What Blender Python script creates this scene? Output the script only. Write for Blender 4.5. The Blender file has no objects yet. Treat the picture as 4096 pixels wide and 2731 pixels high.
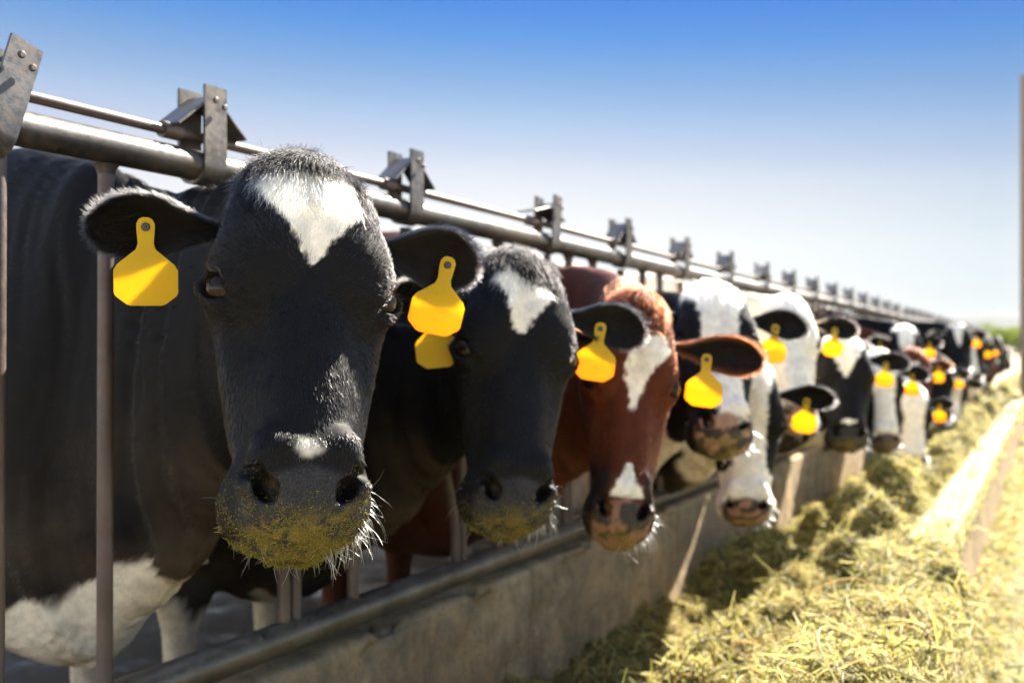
import bpy, math, random
import numpy as np
from math import radians as R, sin, cos, pi, atan2, sqrt

# ------------------------------------------------------------------ camera, sky, sun, exposure
S = bpy.context.scene
THETA = R(28.4)                       # angle between the view and the feed fence
CAM = np.array([1.51, 0.0, 1.2])
cam = bpy.data.cameras.new('camera'); camo = bpy.data.objects.new('camera', cam)
S.collection.objects.link(camo); S.camera = camo
camo.location = CAM; camo.rotation_euler = (R(90.43), 0, THETA)
cam.lens = 35; cam.sensor_width = 36; cam.clip_start = 0.05; cam.clip_end = 20000
cam.dof.use_dof = True; cam.dof.focus_distance = 1.30; cam.dof.aperture_fstop = 3.6

SUN_AZ, SUN_EL = R(12), R(42)       # azimuth from +Y (along the fence), towards +X
world = bpy.data.worlds.new('World'); S.world = world; world.use_nodes = True
nt = world.node_tree; nt.nodes.clear()
wo = nt.nodes.new('ShaderNodeOutputWorld'); bg = nt.nodes.new('ShaderNodeBackground')
sky = nt.nodes.new('ShaderNodeTexSky'); sky.sky_type = 'NISHITA'; sky.sun_disc = False
sky.sun_elevation = SUN_EL; sky.sun_rotation = SUN_AZ
sky.air_density = 1.0; sky.dust_density = 0.6; sky.ozone_density = 2.0
tc = nt.nodes.new('ShaderNodeTexCoord'); dt = nt.nodes.new('ShaderNodeVectorMath'); dt.operation = 'DOT_PRODUCT'
_rt = np.array([cos(THETA), sin(THETA), 0]); _up = np.array([0.04*_rt[0], 0.04*_rt[1], 1.0]); _up /= np.linalg.norm(_up)
dt.inputs[1].default_value = _up
rp = nt.nodes.new('ShaderNodeValToRGB'); mx = nt.nodes.new('ShaderNodeMix'); mx.data_type = 'RGBA'; mx.blend_type = 'MULTIPLY'
mx.inputs[0].default_value = 1.0
el = rp.color_ramp.elements
STOPS = [(0.0, (0.1782, 0.2015, 0.2611)), (0.0614, (0.2311, 0.198, 0.2054)), (0.1111, (0.2873, 0.2214, 0.1895)), (0.1478, (0.2948, 0.2202, 0.1793)), (0.1719, (0.2864, 0.2157, 0.1785)), (0.1958, (0.242, 0.1936, 0.1724)), (0.2193, (0.2017, 0.1832, 0.1761)), (0.2424, (0.1559, 0.162, 0.1695)), (0.2763, (0.1019, 0.1365, 0.172)), (0.2984, (0.0679, 0.121, 0.1812)), (0.3306, (0.0449, 0.0978, 0.182)), (0.4, (0.0445, 0.1023, 0.1914)), (0.55, (0.6, 0.6, 0.6)), (1.0, (0.8, 0.78, 0.74))]  # last stops, above the frame, lifted as added fill light
while len(el) < len(STOPS): el.new(.5)
for e_, (p_, c_) in zip(el, STOPS): e_.position = p_; e_.color = c_+(1,)
# even out the glow round the sun across the sky's width
da = nt.nodes.new('ShaderNodeVectorMath'); da.operation = 'DOT_PRODUCT'; da.inputs[1].default_value = _rt
ad = nt.nodes.new('ShaderNodeMath'); ad.operation = 'ADD'; ad.inputs[1].default_value = .5
ra = nt.nodes.new('ShaderNodeValToRGB'); ea = ra.color_ramp.elements; ea.new(.5)
for e_, (p_, c_) in zip(ea, ((.04, (1.45, 1.33, 1.27)), (.5, (1, 1, 1)), (.93, (.50, .60, .70)))): e_.position = p_; e_.color = c_+(1,)
m2 = nt.nodes.new('ShaderNodeMix'); m2.data_type = 'RGBA'; m2.blend_type = 'MULTIPLY'; m2.inputs[0].default_value = 1.0
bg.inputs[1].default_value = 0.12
L = nt.links.new
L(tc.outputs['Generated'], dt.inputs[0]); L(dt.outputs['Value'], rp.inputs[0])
L(sky.outputs[0], mx.inputs[6]); None; # the open half of the sky behind the camera is set brighter and warmer as added fill light
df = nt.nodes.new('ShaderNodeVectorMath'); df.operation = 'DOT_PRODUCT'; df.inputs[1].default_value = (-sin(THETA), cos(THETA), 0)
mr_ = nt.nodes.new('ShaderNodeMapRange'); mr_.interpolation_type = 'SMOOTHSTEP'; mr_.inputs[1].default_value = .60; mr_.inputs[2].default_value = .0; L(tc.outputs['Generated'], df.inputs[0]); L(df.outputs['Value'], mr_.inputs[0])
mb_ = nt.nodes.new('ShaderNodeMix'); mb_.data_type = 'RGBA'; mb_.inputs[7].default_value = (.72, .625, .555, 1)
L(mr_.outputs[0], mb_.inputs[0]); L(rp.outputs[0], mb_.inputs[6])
L(tc.outputs['Generated'], da.inputs[0]); L(da.outputs['Value'], ad.inputs[0]); L(ad.outputs[0], ra.inputs[0])
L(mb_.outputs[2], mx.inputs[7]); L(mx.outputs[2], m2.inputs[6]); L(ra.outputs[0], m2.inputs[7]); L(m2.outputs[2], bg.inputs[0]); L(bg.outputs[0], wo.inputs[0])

sun = bpy.data.lights.new('sun', 'SUN'); suno = bpy.data.objects.new('sun', sun); S.collection.objects.link(suno)
sun.energy = 5.0; sun.angle = R(0.53); sun.color = (1.0, 0.93, 0.80)
_s = np.array([sin(SUN_AZ)*cos(SUN_EL), cos(SUN_AZ)*cos(SUN_EL), sin(SUN_EL)])
from mathutils import Vector, Matrix, Quaternion
suno.rotation_euler = Vector(_s).to_track_quat('Z', 'Y').to_euler(); suno.location = (0, 10, 20)

S.view_settings.view_transform = 'Standard'; S.view_settings.look = 'None'
S.view_settings.gamma = 1.0; S.view_settings.exposure = 2.45
S.cycles.use_denoising = True; S.cycles.max_bounces = 8; S.cycles.transparent_max_bounces = 8
S.cycles.sample_clamp_indirect = 6.0
S.cycles_curves.subdivisions = 2

rng = np.random.default_rng(11); random.seed(5)

# ------------------------------------------------------------------ small helpers
def link(o):
    S.collection.objects.link(o); return o

def tag(o, label=None, cat=None, group=None, kind=None):
    if label: o['label'] = label
    if cat: o['category'] = cat
    if group: o['group'] = group
    if kind: o['kind'] = kind
    return o

class MB:
    """collects polygons for one mesh"""
    def __init__(s): s.v = []; s.f = []; s.n = 0
    def add(s, v, f):
        v = np.asarray(v, float).reshape(-1, 3)
        s.v.append(v); s.f += [tuple(int(i)+s.n for i in q) for q in f]; s.n += len(v)
    def box(s, lo, hi, M=None, ch=0.0):
        lo = np.array(lo, float); hi = np.array(hi, float)
        if ch <= 0:
            v = np.array([[(lo, hi)[i][0], (lo, hi)[j][1], (lo, hi)[k][2]] for i in (0, 1) for j in (0, 1) for k in (0, 1)])
            f = [(0, 1, 3, 2), (4, 6, 7, 5), (0, 4, 5, 1), (2, 3, 7, 6), (0, 2, 6, 4), (1, 5, 7, 3)]
        else:                                   # chamfered box: 24 corner verts
            c = (lo+hi)/2; h = (hi-lo)/2; v = []; ix = {}
            for a in (0, 1, 2):
                for sx in (-1, 1):
                    for sy in (-1, 1):
                        for sz in (-1, 1):
                            p = np.array([sx, sy, sz])*(h-ch); p[a] = (sx, sy, sz)[a]*h[a]
                            ix[a, sx, sy, sz] = len(v); v.append(c+p)
            f = []
            for a in (0, 1, 2):
                b, d = [(1, 2), (2, 0), (0, 1)][a]
                for sg in (-1, 1):
                    q = []
                    for (u, w) in ((-1, -1), (1, -1), (1, 1), (-1, 1)):
                        k = [0, 0, 0]; k[a] = sg; k[b] = u; k[d] = w; q.append(ix[(a,)+tuple(k)])
                    f.append(q if sg > 0 else q[::-1])
            for a in (0, 1, 2):
                b, d = [(1, 2), (2, 0), (0, 1)][a]
                for u in (-1, 1):
                    for w in (-1, 1):
                        ks = []
                        for sa in (-1, 1):
                            k = [0, 0, 0]; k[a] = sa; k[b] = u; k[d] = w; ks.append(tuple(k))
                        q = [ix[(b,)+ks[0]], ix[(b,)+ks[1]], ix[(d,)+ks[1]], ix[(d,)+ks[0]]]
                        f.append(q if u*w < 0 else q[::-1])
            for sx in (-1, 1):
                for sy in (-1, 1):
                    for sz in (-1, 1):
                        q = [ix[0, sx, sy, sz], ix[1, sx, sy, sz], ix[2, sx, sy, sz]]
                        f.append(q if sx*sy*sz > 0 else q[::-1])
            v = np.array(v)
        if M is not None: v = (M[:3, :3] @ v.T).T + M[:3, 3]
        s.add(v, f)
    def tube(s, pts, rad, seg=16, cap=True):
        pts = np.asarray(pts, float); n = len(pts)
        rad = np.full(n, rad) if np.isscalar(rad) else np.asarray(rad)
        T = np.gradient(pts, axis=0); T /= np.linalg.norm(T, axis=1)[:, None]
        u = np.cross(T[0], [0, 0, 1.0])
        if np.linalg.norm(u) < 1e-3: u = np.cross(T[0], [1.0, 0, 0])
        v = []
        a = np.arange(seg)*2*pi/seg
        for i in range(n):
            u = u-T[i]*(u@T[i]); u /= np.linalg.norm(u); w = np.cross(T[i], u)
            v.append(pts[i]+rad[i]*(np.cos(a)[:, None]*u+np.sin(a)[:, None]*w))
        v = np.concatenate(v); f = []
        for i in range(n-1):
            for j in range(seg):
                k = (j+1) % seg
                f.append((i*seg+j, i*seg+k, (i+1)*seg+k, (i+1)*seg+j))
        if cap: f.append(tuple(range(seg-1, -1, -1))); f.append(tuple((n-1)*seg+j for j in range(seg)))
        s.add(v, f)
    def build(s, name, mat, parent=None, loc=(0, 0, 0), smooth=True, angle=35):
        me = bpy.data.meshes.new(name)
        me.from_pydata(np.concatenate(s.v).tolist(), [], s.f); me.update()
        if mat: me.materials.append(mat)
        o = link(bpy.data.objects.new(name, me)); o.location = loc
        if smooth:
            me.polygons.foreach_set('use_smooth', [True]*len(me.polygons))
            try: me.set_sharp_from_angle(angle=R(angle))
            except Exception: pass
        if parent is not None: o.parent = parent
        return o

def empty(name, loc=(0, 0, 0)):
    o = link(bpy.data.objects.new(name, None)); o.location = loc; o.empty_display_size = 0.2; return o

def mesh_np(name, v, faces, mat, parent=None, loc=(0, 0, 0), smooth=True, attrs=None):
    """fast mesh from numpy quads/tris (faces: list of (m,k) arrays)"""
    me = bpy.data.meshes.new(name); v = np.asarray(v, np.float32)
    me.vertices.add(len(v)); me.vertices.foreach_set('co', v.ravel())
    loops = np.concatenate([f.ravel() for f in faces]).astype(np.int32)
    sizes = np.concatenate([np.full(len(f), f.shape[1]) for f in faces]).astype(np.int32)
    me.loops.add(len(loops)); me.loops.foreach_set('vertex_index', loops)
    me.polygons.add(len(sizes)); st = np.concatenate([[0], np.cumsum(sizes)[:-1]]).astype(np.int32)
    me.polygons.foreach_set('loop_start', st)
    me.update(calc_edges=True); me.validate()
    if smooth: me.polygons.foreach_set('use_smooth', [True]*len(me.polygons))
    for k, a in (attrs or {}).items():
        if a.ndim == 1:
            at = me.attributes.new(k, 'FLOAT', 'POINT'); at.data.foreach_set('value', a.astype(np.float32))
        elif a.shape[1] == 4:
            at = me.attributes.new(k, 'FLOAT_COLOR', 'POINT'); at.data.foreach_set('color', a.astype(np.float32).ravel())
        else:
            at = me.attributes.new(k, 'FLOAT_VECTOR', 'POINT'); at.data.foreach_set('vector', a.astype(np.float32).ravel())
    if mat: me.materials.append(mat)
    o = link(bpy.data.objects.new(name, me)); o.location = loc
    if parent is not None: o.parent = parent
    return o

def curves_np(name, P, rad, col, mat, parent=None, loc=(0, 0, 0)):
    """P (n,k,3), rad (n,k), col (n,3)"""
    n, k, _ = P.shape
    cu = bpy.data.hair_curves.new(name); cu.add_curves([k]*n)
    cu.attributes['position'].data.foreach_set('vector', P.astype(np.float32).ravel())
    a = cu.attributes.get('radius') or cu.attributes.new('radius', 'FLOAT', 'POINT')
    a.data.foreach_set('value', rad.astype(np.float32).ravel())
    c4 = np.ones((n, 4), np.float32); c4[:, :3] = col
    a = cu.attributes.new('coat', 'FLOAT_COLOR', 'CURVE'); a.data.foreach_set('color', c4.ravel())
    cu.materials.append(mat)
    o = link(bpy.data.objects.new(name, cu)); o.location = loc
    if parent is not None: o.parent = parent
    return o

def hash3(i, j, k, seed):
    h = (i.astype(np.uint32)*np.uint32(374761393)+j.astype(np.uint32)*np.uint32(668265263)+k.astype(np.uint32)*np.uint32(2147483647)+np.uint32(seed*974634777 & 0xffffffff))
    h = (h ^ (h >> np.uint32(13)))*np.uint32(1274126177); h = h ^ (h >> np.uint32(16))
    return (h & np.uint32(0xffffff)).astype(np.float32)/16777216.0

def vnoise(p, freq, seed=0, octv=1):
    """value noise in [-1,1] for (n,3)"""
    out = np.zeros(len(p), np.float32); amp = 1.0; tot = 0
    for o in range(octv):
        q = np.asarray(p, np.float32)*freq+100.0; i = np.floor(q).astype(np.int64); f = q-i; f = f*f*(3-2*f)
        r = 0
        for a in (0, 1):
            for b in (0, 1):
                for c in (0, 1):
                    w = (f[:, 0] if a else 1-f[:, 0])*(f[:, 1] if b else 1-f[:, 1])*(f[:, 2] if c else 1-f[:, 2])
                    r = r+w*hash3(i[:, 0]+a, i[:, 1]+b, i[:, 2]+c, seed+o)
        out += amp*(2*r-1); tot += amp; amp *= 0.5; freq *= 2.03
    return out/tot

def spline(xs, ys):
    xs = np.asarray(xs, np.float64); ys = np.asarray(ys, np.float64); m = np.gradient(ys, xs)
    def f(x):
        x = np.clip(x, xs[0], xs[-1]); i = np.clip(np.searchsorted(xs, x, side='right')-1, 0, len(xs)-2)
        h = xs[i+1]-xs[i]; t = (x-xs[i])/h
        return (((2*t**3-3*t**2+1)*ys[i]+(t**3-2*t**2+t)*h*m[i]+(-2*t**3+3*t**2)*ys[i+1]+(t**3-t**2)*h*m[i+1])).astype(np.float32)
    return f
def sstep(a, b, x):
    t = np.clip((x-a)/(b-a), 0, 1); return t*t*(3-2*t)
def unit(v): return v/np.maximum(np.linalg.norm(v, axis=-1, keepdims=True), 1e-9)

# ------------------------------------------------------------------ materials
class N:
    def __init__(s, name):
        s.m = bpy.data.materials.new(name); s.m.use_nodes = True; s.t = s.m.node_tree; s.t.nodes.clear()
        s.out = s.n('ShaderNodeOutputMaterial')
    def n(s, t, **kw):
        x = s.t.nodes.new(t)
        for k, v in kw.items(): setattr(x, k, v)
        return x
    def l(s, a, b): s.t.links.new(a, b)
    def noise(s, scale, detail=4, rough=.55, vec=None, dist=0):
        x = s.n('ShaderNodeTexNoise'); x.inputs['Scale'].default_value = scale; x.inputs['Detail'].default_value = detail
        x.inputs['Roughness'].default_value = rough; x.inputs['Distortion'].default_value = dist
        if vec is not None: s.l(vec, x.inputs['Vector'])
        return x.outputs['Fac']
    def ramp(s, fac, stops):
        x = s.n('ShaderNodeValToRGB'); e = x.color_ramp.elements
        while len(e) < len(stops): e.new(0.5)
        for a, (p, c) in zip(e, stops): a.position = p; a.color = tuple(c)+(1,) if len(c) == 3 else c
        s.l(fac, x.inputs[0]); return x.outputs[0]
    def mix(s, fac, a, b, mode='MIX'):
        x = s.n('ShaderNodeMix', data_type='RGBA', blend_type=mode)
        for i, v in ((0, fac), (6, a), (7, b)):
            if isinstance(v, (int, float)): x.inputs[i].default_value = v
            elif isinstance(v, tuple): x.inputs[i].default_value = v+(1,) if len(v) == 3 else v
            else: s.l(v, x.inputs[i])
        return x.outputs[2]
    def bump(s, h, strength=.3, dist=.01, nrm=None):
        x = s.n('ShaderNodeBump'); x.inputs['Strength'].default_value = strength; x.inputs['Distance'].default_value = dist
        s.l(h, x.inputs['Height'])
        if nrm is not None: s.l(nrm, x.inputs['Normal'])
        return x.outputs[0]
    def bsdf(s, **kw):
        b = s.n('ShaderNodeBsdfPrincipled'); s.l(b.outputs[0], s.out.inputs[0])
        for k, v in kw.items():
            k = k.replace('_', ' ')
            if isinstance(v, (int, float)): b.inputs[k].default_value = v
            elif isinstance(v, tuple): b.inputs[k].default_value = v+(1,) if len(v) == 3 else v
            else: s.l(v, b.inputs[k])
        return b
    def obj(s): return s.n('ShaderNodeTexCoord').outputs['Object']
    def attr(s, name, o='Color'): return s.n('ShaderNodeAttribute', attribute_name=name).outputs[o]

def m_steel(name, dark, light, rust, metal=.75, rough=.38):
    g = N(name); o = g.obj()
    n1 = g.noise(9, 6, .65, o); n2 = g.noise(60, 5, .7, o); n3 = g.noise(2.3, 3, .5, o); n4 = g.noise(240, 3, .6, o)
    c = g.mix(g.ramp(n1, [(.35, (0, 0, 0)), (.7, (1, 1, 1))]), dark, light)
    c = g.mix(g.ramp(n2, [(.52, (0, 0, 0)), (.72, (.75, .75, .75))]), c, rust)
    c = g.mix(g.ramp(n3, [(.5, (0, 0, 0)), (.75, (.6, .6, .6))]), c, (.20, .16, .11))
    ro = g.ramp(n2, [(.3, (rough-.1,)*3), (.75, (rough+.25,)*3)])
    me = g.ramp(n2, [(.4, (metal,)*3), (.75, (.15,)*3)])
    b = g.bump(n2, .12, .003); b = g.bump(n4, .10, .0015, b)
    g.bsdf(Base_Color=c, Roughness=ro, Metallic=me, Normal=b); return g.m
M_PIPE = m_steel('weathered_pipe', (.032, .028, .028), (.085, .077, .075), (.085, .042, .024), metal=.6, rough=.42)
M_BAR = m_steel('painted_bar', (.062, .044, .040), (.10, .074, .066), (.13, .06, .03), metal=.25, rough=.45)
M_STRAP = m_steel('rolled_steel', (.045, .044, .047), (.125, .122, .126), (.14, .085, .055), metal=.8, rough=.42)
M_RAIL = m_steel('polished_rail', (.08, .07, .055), (.20, .17, .135), (.15, .10, .06), metal=.7, rough=.36)

def m_concrete():
    g = N('worn_concrete'); o = g.obj()
    n1 = g.noise(1.7, 5, .6, o); n2 = g.noise(11, 7, .7, o, .4); n3 = g.noise(70, 4, .6, o); n4 = g.noise(230, 2, .5, o)
    c = g.ramp(n1, [(.25, (.32, .205, .09)), (.5, (.48, .33, .165)), (.75, (.55, .40, .22))])
    c = g.mix(g.ramp(n2, [(.42, (0, 0, 0)), (.62, (.75, .75, .75))]), c, (.22, .165, .095))
    c = g.mix(g.ramp(n3, [(.55, (0, 0, 0)), (.72, (.8, .8, .8))]), c, (.12, .09, .055))
    mp = g.n('ShaderNodeMapping'); mp.inputs['Scale'].default_value = (1, 1, .22); g.l(o, mp.inputs[0]); st = g.noise(5.5, 5, .65, mp.outputs[0])
    c = g.mix(g.ramp(st, [(.50, (0, 0, 0)), (.66, (.7, .7, .7))]), c, (.16, .115, .065))
    c = g.mix(g.ramp(n4, [(.62, (0, 0, 0)), (.7, (.6, .6, .6))]), c, (.58, .50, .36))
    vo = g.n('ShaderNodeTexVoronoi'); vo.inputs['Scale'].default_value = 34; g.l(o, vo.inputs['Vector'])
    b = g.bump(n2, .7, .03); b = g.bump(n3, .55, .012, b); b = g.bump(n4, .35, .004, b)
    g.bsdf(Base_Color=c, Roughness=.88, Normal=b); return g.m
M_CONC = m_concrete()

def m_fur(name='cow_skin'):
    g = N(name); o = g.obj(); c = g.attr('coat'); w = g.attr('wet', 'Fac')
    n1 = g.noise(420, 3, .7, o); n2 = g.noise(38, 4, .6, o)
    c2 = g.mix(g.ramp(n2, [(.3, (.75, .75, .75)), (.7, (1.15, 1.12, 1.08))]), (0, 0, 0), c)
    x = g.n('ShaderNodeMix', data_type='RGBA', blend_type='MULTIPLY'); x.inputs[0].default_value = 1
    g.l(c, x.inputs[6]); g.l(g.ramp(n2, [(.3, (.72, .72, .72)), (.7, (1.1, 1.08, 1.05))]), x.inputs[7])
    b = g.bump(n1, .22, .003); b = g.bump(n2, .2, .006, b)
    vo = g.n('ShaderNodeTexVoronoi'); vo.inputs['Scale'].default_value = 300; g.l(o, vo.inputs['Vector'])
    wm = g.n('ShaderNodeMath', operation='MULTIPLY'); g.l(vo.outputs['Distance'], wm.inputs[0]); g.l(w, wm.inputs[1]); b = g.bump(wm.outputs[0], .8, .003, b)
    mr = g.n('ShaderNodeMapRange'); mr.inputs[3].default_value = .62; mr.inputs[4].default_value = .24; g.l(w, mr.inputs[0])
    bs = g.bsdf(Base_Color=x.outputs[2], Roughness=mr.outputs[0], Normal=b)
    bs.inputs['Specular IOR Level'].default_value = .12
    return g.m
M_FUR = m_fur()

def m_hair(name, rough, rr):
    g = N(name); h = g.n('ShaderNodeBsdfHairPrincipled', model='CHIANG', parametrization='COLOR')
    c = g.attr('coat'); g.l(c, h.inputs['Color'])
    h.inputs['Roughness'].default_value = rough; h.inputs['Radial Roughness'].default_value = rr
    h.inputs['Random Roughness'].default_value = .2
    h.inputs['Coat'].default_value = 0.0; h.inputs['IOR'].default_value = 1.35
    g.l(h.outputs[0], g.out.inputs[0]); return g.m
M_HAIR = m_hair('cow_hair', .22, .45)
M_MOP = m_hair('poll_tuft', .34, .5); M_MOP.node_tree.nodes['Principled Hair BSDF'].inputs['IOR'].default_value = 1.22
M_WHISK = m_hair('whisker', .3, .5)

def m_straw(name, tr=.35, rough=.55):
    g = N(name); c = g.attr('coat')
    d = g.n('ShaderNodeBsdfPrincipled'); g.l(c, d.inputs['Base Color']); d.inputs['Roughness'].default_value = rough
    d.inputs['Specular IOR Level'].default_value = .4
    t = g.n('ShaderNodeBsdfTranslucent'); g.l(c, t.inputs[0])
    m = g.n('ShaderNodeMixShader'); m.inputs[0].default_value = tr
    g.l(d.outputs[0], m.inputs[1]); g.l(t.outputs[0], m.inputs[2]); g.l(m.outputs[0], g.out.inputs[0]); return g.m
M_STRAW = m_straw('hay_stems', .45, .42)

def m_eye():
    g = N('cow_eye'); b = g.bsdf(Base_Color=(.012, .006, .003), Roughness=.05); b.inputs['Specular IOR Level'].default_value = .20; return g.m
M_EYE = m_eye()

def m_tag():
    g = N('tag_plastic'); o = g.obj(); k = g.attr('stain', 'Fac')
    n = g.noise(45, 4, .6, o); n2 = g.noise(14, 3, .5, o)
    c = g.mix(g.ramp(n2, [(.35, (0, 0, 0)), (.7, (1, 1, 1))]), (.88, .63, .018), (.84, .60, .030))
    c = g.mix(k, c, (.95, .45, .010))
    c = g.mix(g.ramp(n, [(.62, (0, 0, 0)), (.8, (.35, .35, .35))]), c, (.32, .2, .03))
    d = g.n('ShaderNodeBsdfPrincipled'); g.l(c, d.inputs['Base Color']); d.inputs['Roughness'].default_value = .42
    t = g.n('ShaderNodeBsdfTranslucent'); g.l(c, t.inputs[0])
    m = g.n('ShaderNodeMixShader'); m.inputs[0].default_value = .6
    g.l(d.outputs[0], m.inputs[1]); g.l(t.outputs[0], m.inputs[2]); g.l(m.outputs[0], g.out.inputs[0]); return g.m
M_TAG = m_tag()
def m_plain(name, col, rough=.5, metal=0.):
    g = N(name); o = g.obj(); n = g.noise(30, 4, .6, o)
    c = g.mix(g.ramp(n, [(.3, (0, 0, 0)), (.7, (1, 1, 1))]), tuple(x*.8 for x in col), tuple(x*1.15 for x in col))
    g.bsdf(Base_Color=c, Roughness=rough, Metallic=metal, Normal=g.bump(n, .1, .002)); return g.m
M_STUD = m_plain('tag_stud', (.03, .03, .035), .3); M_PIN = m_plain('tag_pin', (.5, .5, .5), .25, .9)

def m_ground():
    g = N('lane_dirt'); o = g.obj()
    n1 = g.noise(.9, 5, .6, o); n2 = g.noise(14, 6, .7, o); n3 = g.noise(90, 4, .6, o)
    c = g.ramp(n1, [(.3, (.20, .155, .09)), (.7, (.33, .27, .16))])
    c = g.mix(g.ramp(n2, [(.45, (0, 0, 0)), (.65, (.8, .8, .8))]), c, (.40, .33, .17))
    b = g.bump(n2, .5, .03); b = g.bump(n3, .4, .01, b)
    g.bsdf(Base_Color=c, Roughness=.9, Normal=b); return g.m
def m_pen():
    g = N('wet_pen_floor'); o = g.obj()
    n1 = g.noise(1.6, 4, .6, o); n2 = g.noise(9, 5, .7, o); n3 = g.noise(50, 4, .6, o)
    k = g.ramp(n1, [(.50, (0, 0, 0)), (.60, (1, 1, 1))])
    c = g.mix(k, (.17, .125, .07), (.09, .065, .038))
    ro = g.mix(k, (.8, .8, .8), (.09, .09, .09))
    b = g.bump(n2, .5, .03); b = g.bump(n3, .3, .008, b)
    g.bsdf(Base_Color=c, Roughness=ro, Normal=b); return g.m
def m_hill():
    g = N('dry_hill'); o = g.obj(); n = g.noise(.003, 6, .6, o)
    c = g.ramp(n, [(.35, (.022, .027, .024)), (.65, (.045, .046, .042))]); g.bsdf(Base_Color=c, Roughness=.95); return g.m
def m_leaf(name, col):
    g = N(name); r = g.n('ShaderNodeObjectInfo'); o = g.obj(); n = g.noise(1.2, 3, .5, o)
    c = g.mix(n, tuple(x*.6 for x in col), tuple(x*1.5 for x in col))
    d = g.n('ShaderNodeBsdfDiffuse'); t = g.n('ShaderNodeBsdfTranslucent'); g.l(c, d.inputs[0]); g.l(c, t.inputs[0])
    m = g.n('ShaderNodeMixShader'); m.inputs[0].default_value = .45
    g.l(d.outputs[0], m.inputs[1]); g.l(t.outputs[0], m.inputs[2]); g.l(m.outputs[0], g.out.inputs[0]); return g.m
def m_wood(name, a, b_):
    g = N(name); o = g.obj(); mp = g.n('ShaderNodeMapping'); mp.inputs['Scale'].default_value = (1, 1, .06); g.l(o, mp.inputs[0])
    n = g.noise(40, 5, .6, mp.outputs[0]); c = g.mix(n, a, b_); g.bsdf(Base_Color=c, Roughness=.8, Normal=g.bump(n, .4, .01)); return g.m
M_POLE = m_wood('pole_wood', (.14, .10, .075), (.30, .23, .18))
def m_haybase():
    g = N('hay_mass'); o = g.obj(); n1 = g.noise(6, 5, .7, o); n2 = g.noise(70, 5, .7, o)
    c = g.ramp(n2, [(.3, (.08, .07, .022)), (.55, (.22, .19, .07)), (.75, (.42, .36, .15))])
    c = g.mix(g.ramp(n1, [(.4, (0, 0, 0)), (.7, (.6, .6, .6))]), c, (.12, .12, .04))
    g.bsdf(Base_Color=c, Roughness=.85, Normal=g.bump(n2, .8, .02)); return g.m

#@@SETTING
# ------------------------------------------------------------------ ground, hills, far trees
def grid_mesh(xs, ys, zf):
    X, Y = np.meshgrid(xs, ys, indexing='ij'); Z = zf(X, Y); nx, ny = X.shape
    v = np.stack([X, Y, Z], -1).reshape(-1, 3); i = np.arange(nx*ny).reshape(nx, ny)
    f = np.stack([i[:-1, :-1], i[1:, :-1], i[1:, 1:], i[:-1, 1:]], -1).reshape(-1, 4)
    return v, f
gx = np.concatenate([[-7000, -2000, -600, -150, -60], np.linspace(-25, -.2, 60), np.linspace(1.33, 12, 60), [40, 150, 600, 2000, 7000]])
gy = np.concatenate([[-3000, -300, -30], np.linspace(-6, 30, 150), [60, 150, 500, 1500, 4000, 9000]])
def gz(X, Y):
    p = np.stack([X.ravel(), Y.ravel(), 0*X.ravel()], -1); n = vnoise(p, 1.3, 3, 3).reshape(X.shape)
    near = (np.abs(X) < 30) & (Y < 32) & (Y > -8)
    return np.where(near, .02*n, 0)
v, f = grid_mesh(gx, gy, gz)
gnd = mesh_np('ground', v, [f], m_ground()); tag(gnd, 'dusty feed lane and open land to the horizon', kind='structure')
v, f = grid_mesh(np.linspace(-14, -.19, 90), np.linspace(-3, 26, 160), lambda X, Y: gz(X, Y)*1.2+.075)
pen = mesh_np('pen_floor', v, [f], m_pen()); tag(pen, 'wet muddy concrete floor of the cow pen', kind='structure')

# far hill beyond the lane end
def px2dir(px, py):
    """photo pixel (2352 wide view) -> direction in world"""
    a = (px*1.7415-2048)/3982; b = -(py*1.7415-1395)/3982
    f_ = np.array([-sin(THETA), cos(THETA), 0]); r_ = np.array([cos(THETA), sin(THETA), 0])
    return f_+a*r_+b*np.array([0, 0, 1.0])
hd = 2900.0
cx = CAM+px2dir(2420, 801)*hd
hx = np.linspace(-1800, 2200, 120); hy = np.linspace(-500, 1100, 50)
def hz(X, Y):
    X = X*1.448; Y = Y*1.448; p = np.stack([X.ravel(), Y.ravel(), 0*X.ravel()], -1)/1000
    n = vnoise(p, 1.2, 8, 5).reshape(X.shape)
    prof = 178*np.exp(-np.maximum(0, -X-60)**2/(2*400**2))*np.exp(-np.maximum(0, X-300)**2/(2*1500**2))
    return ((prof*np.exp(-(Y-300)**2/(2*330**2))*(1+.13*n)+14*np.maximum(n, 0)*np.exp(-(Y-300)**2/(2*330**2))).clip(-5)-3)/1.448
v, f = grid_mesh(hx, hy, hz)
_f = np.array([-sin(THETA), cos(THETA)]); _r = np.array([cos(THETA), sin(THETA)])
vw = v.copy(); vw[:, :2] = cx[:2]+v[:, :1]*_r+v[:, 1:2]*_f
hill = mesh_np('hills', vw, [f], m_hill()); tag(hill, 'pale rounded hill far beyond the lane', kind='structure')

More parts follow.
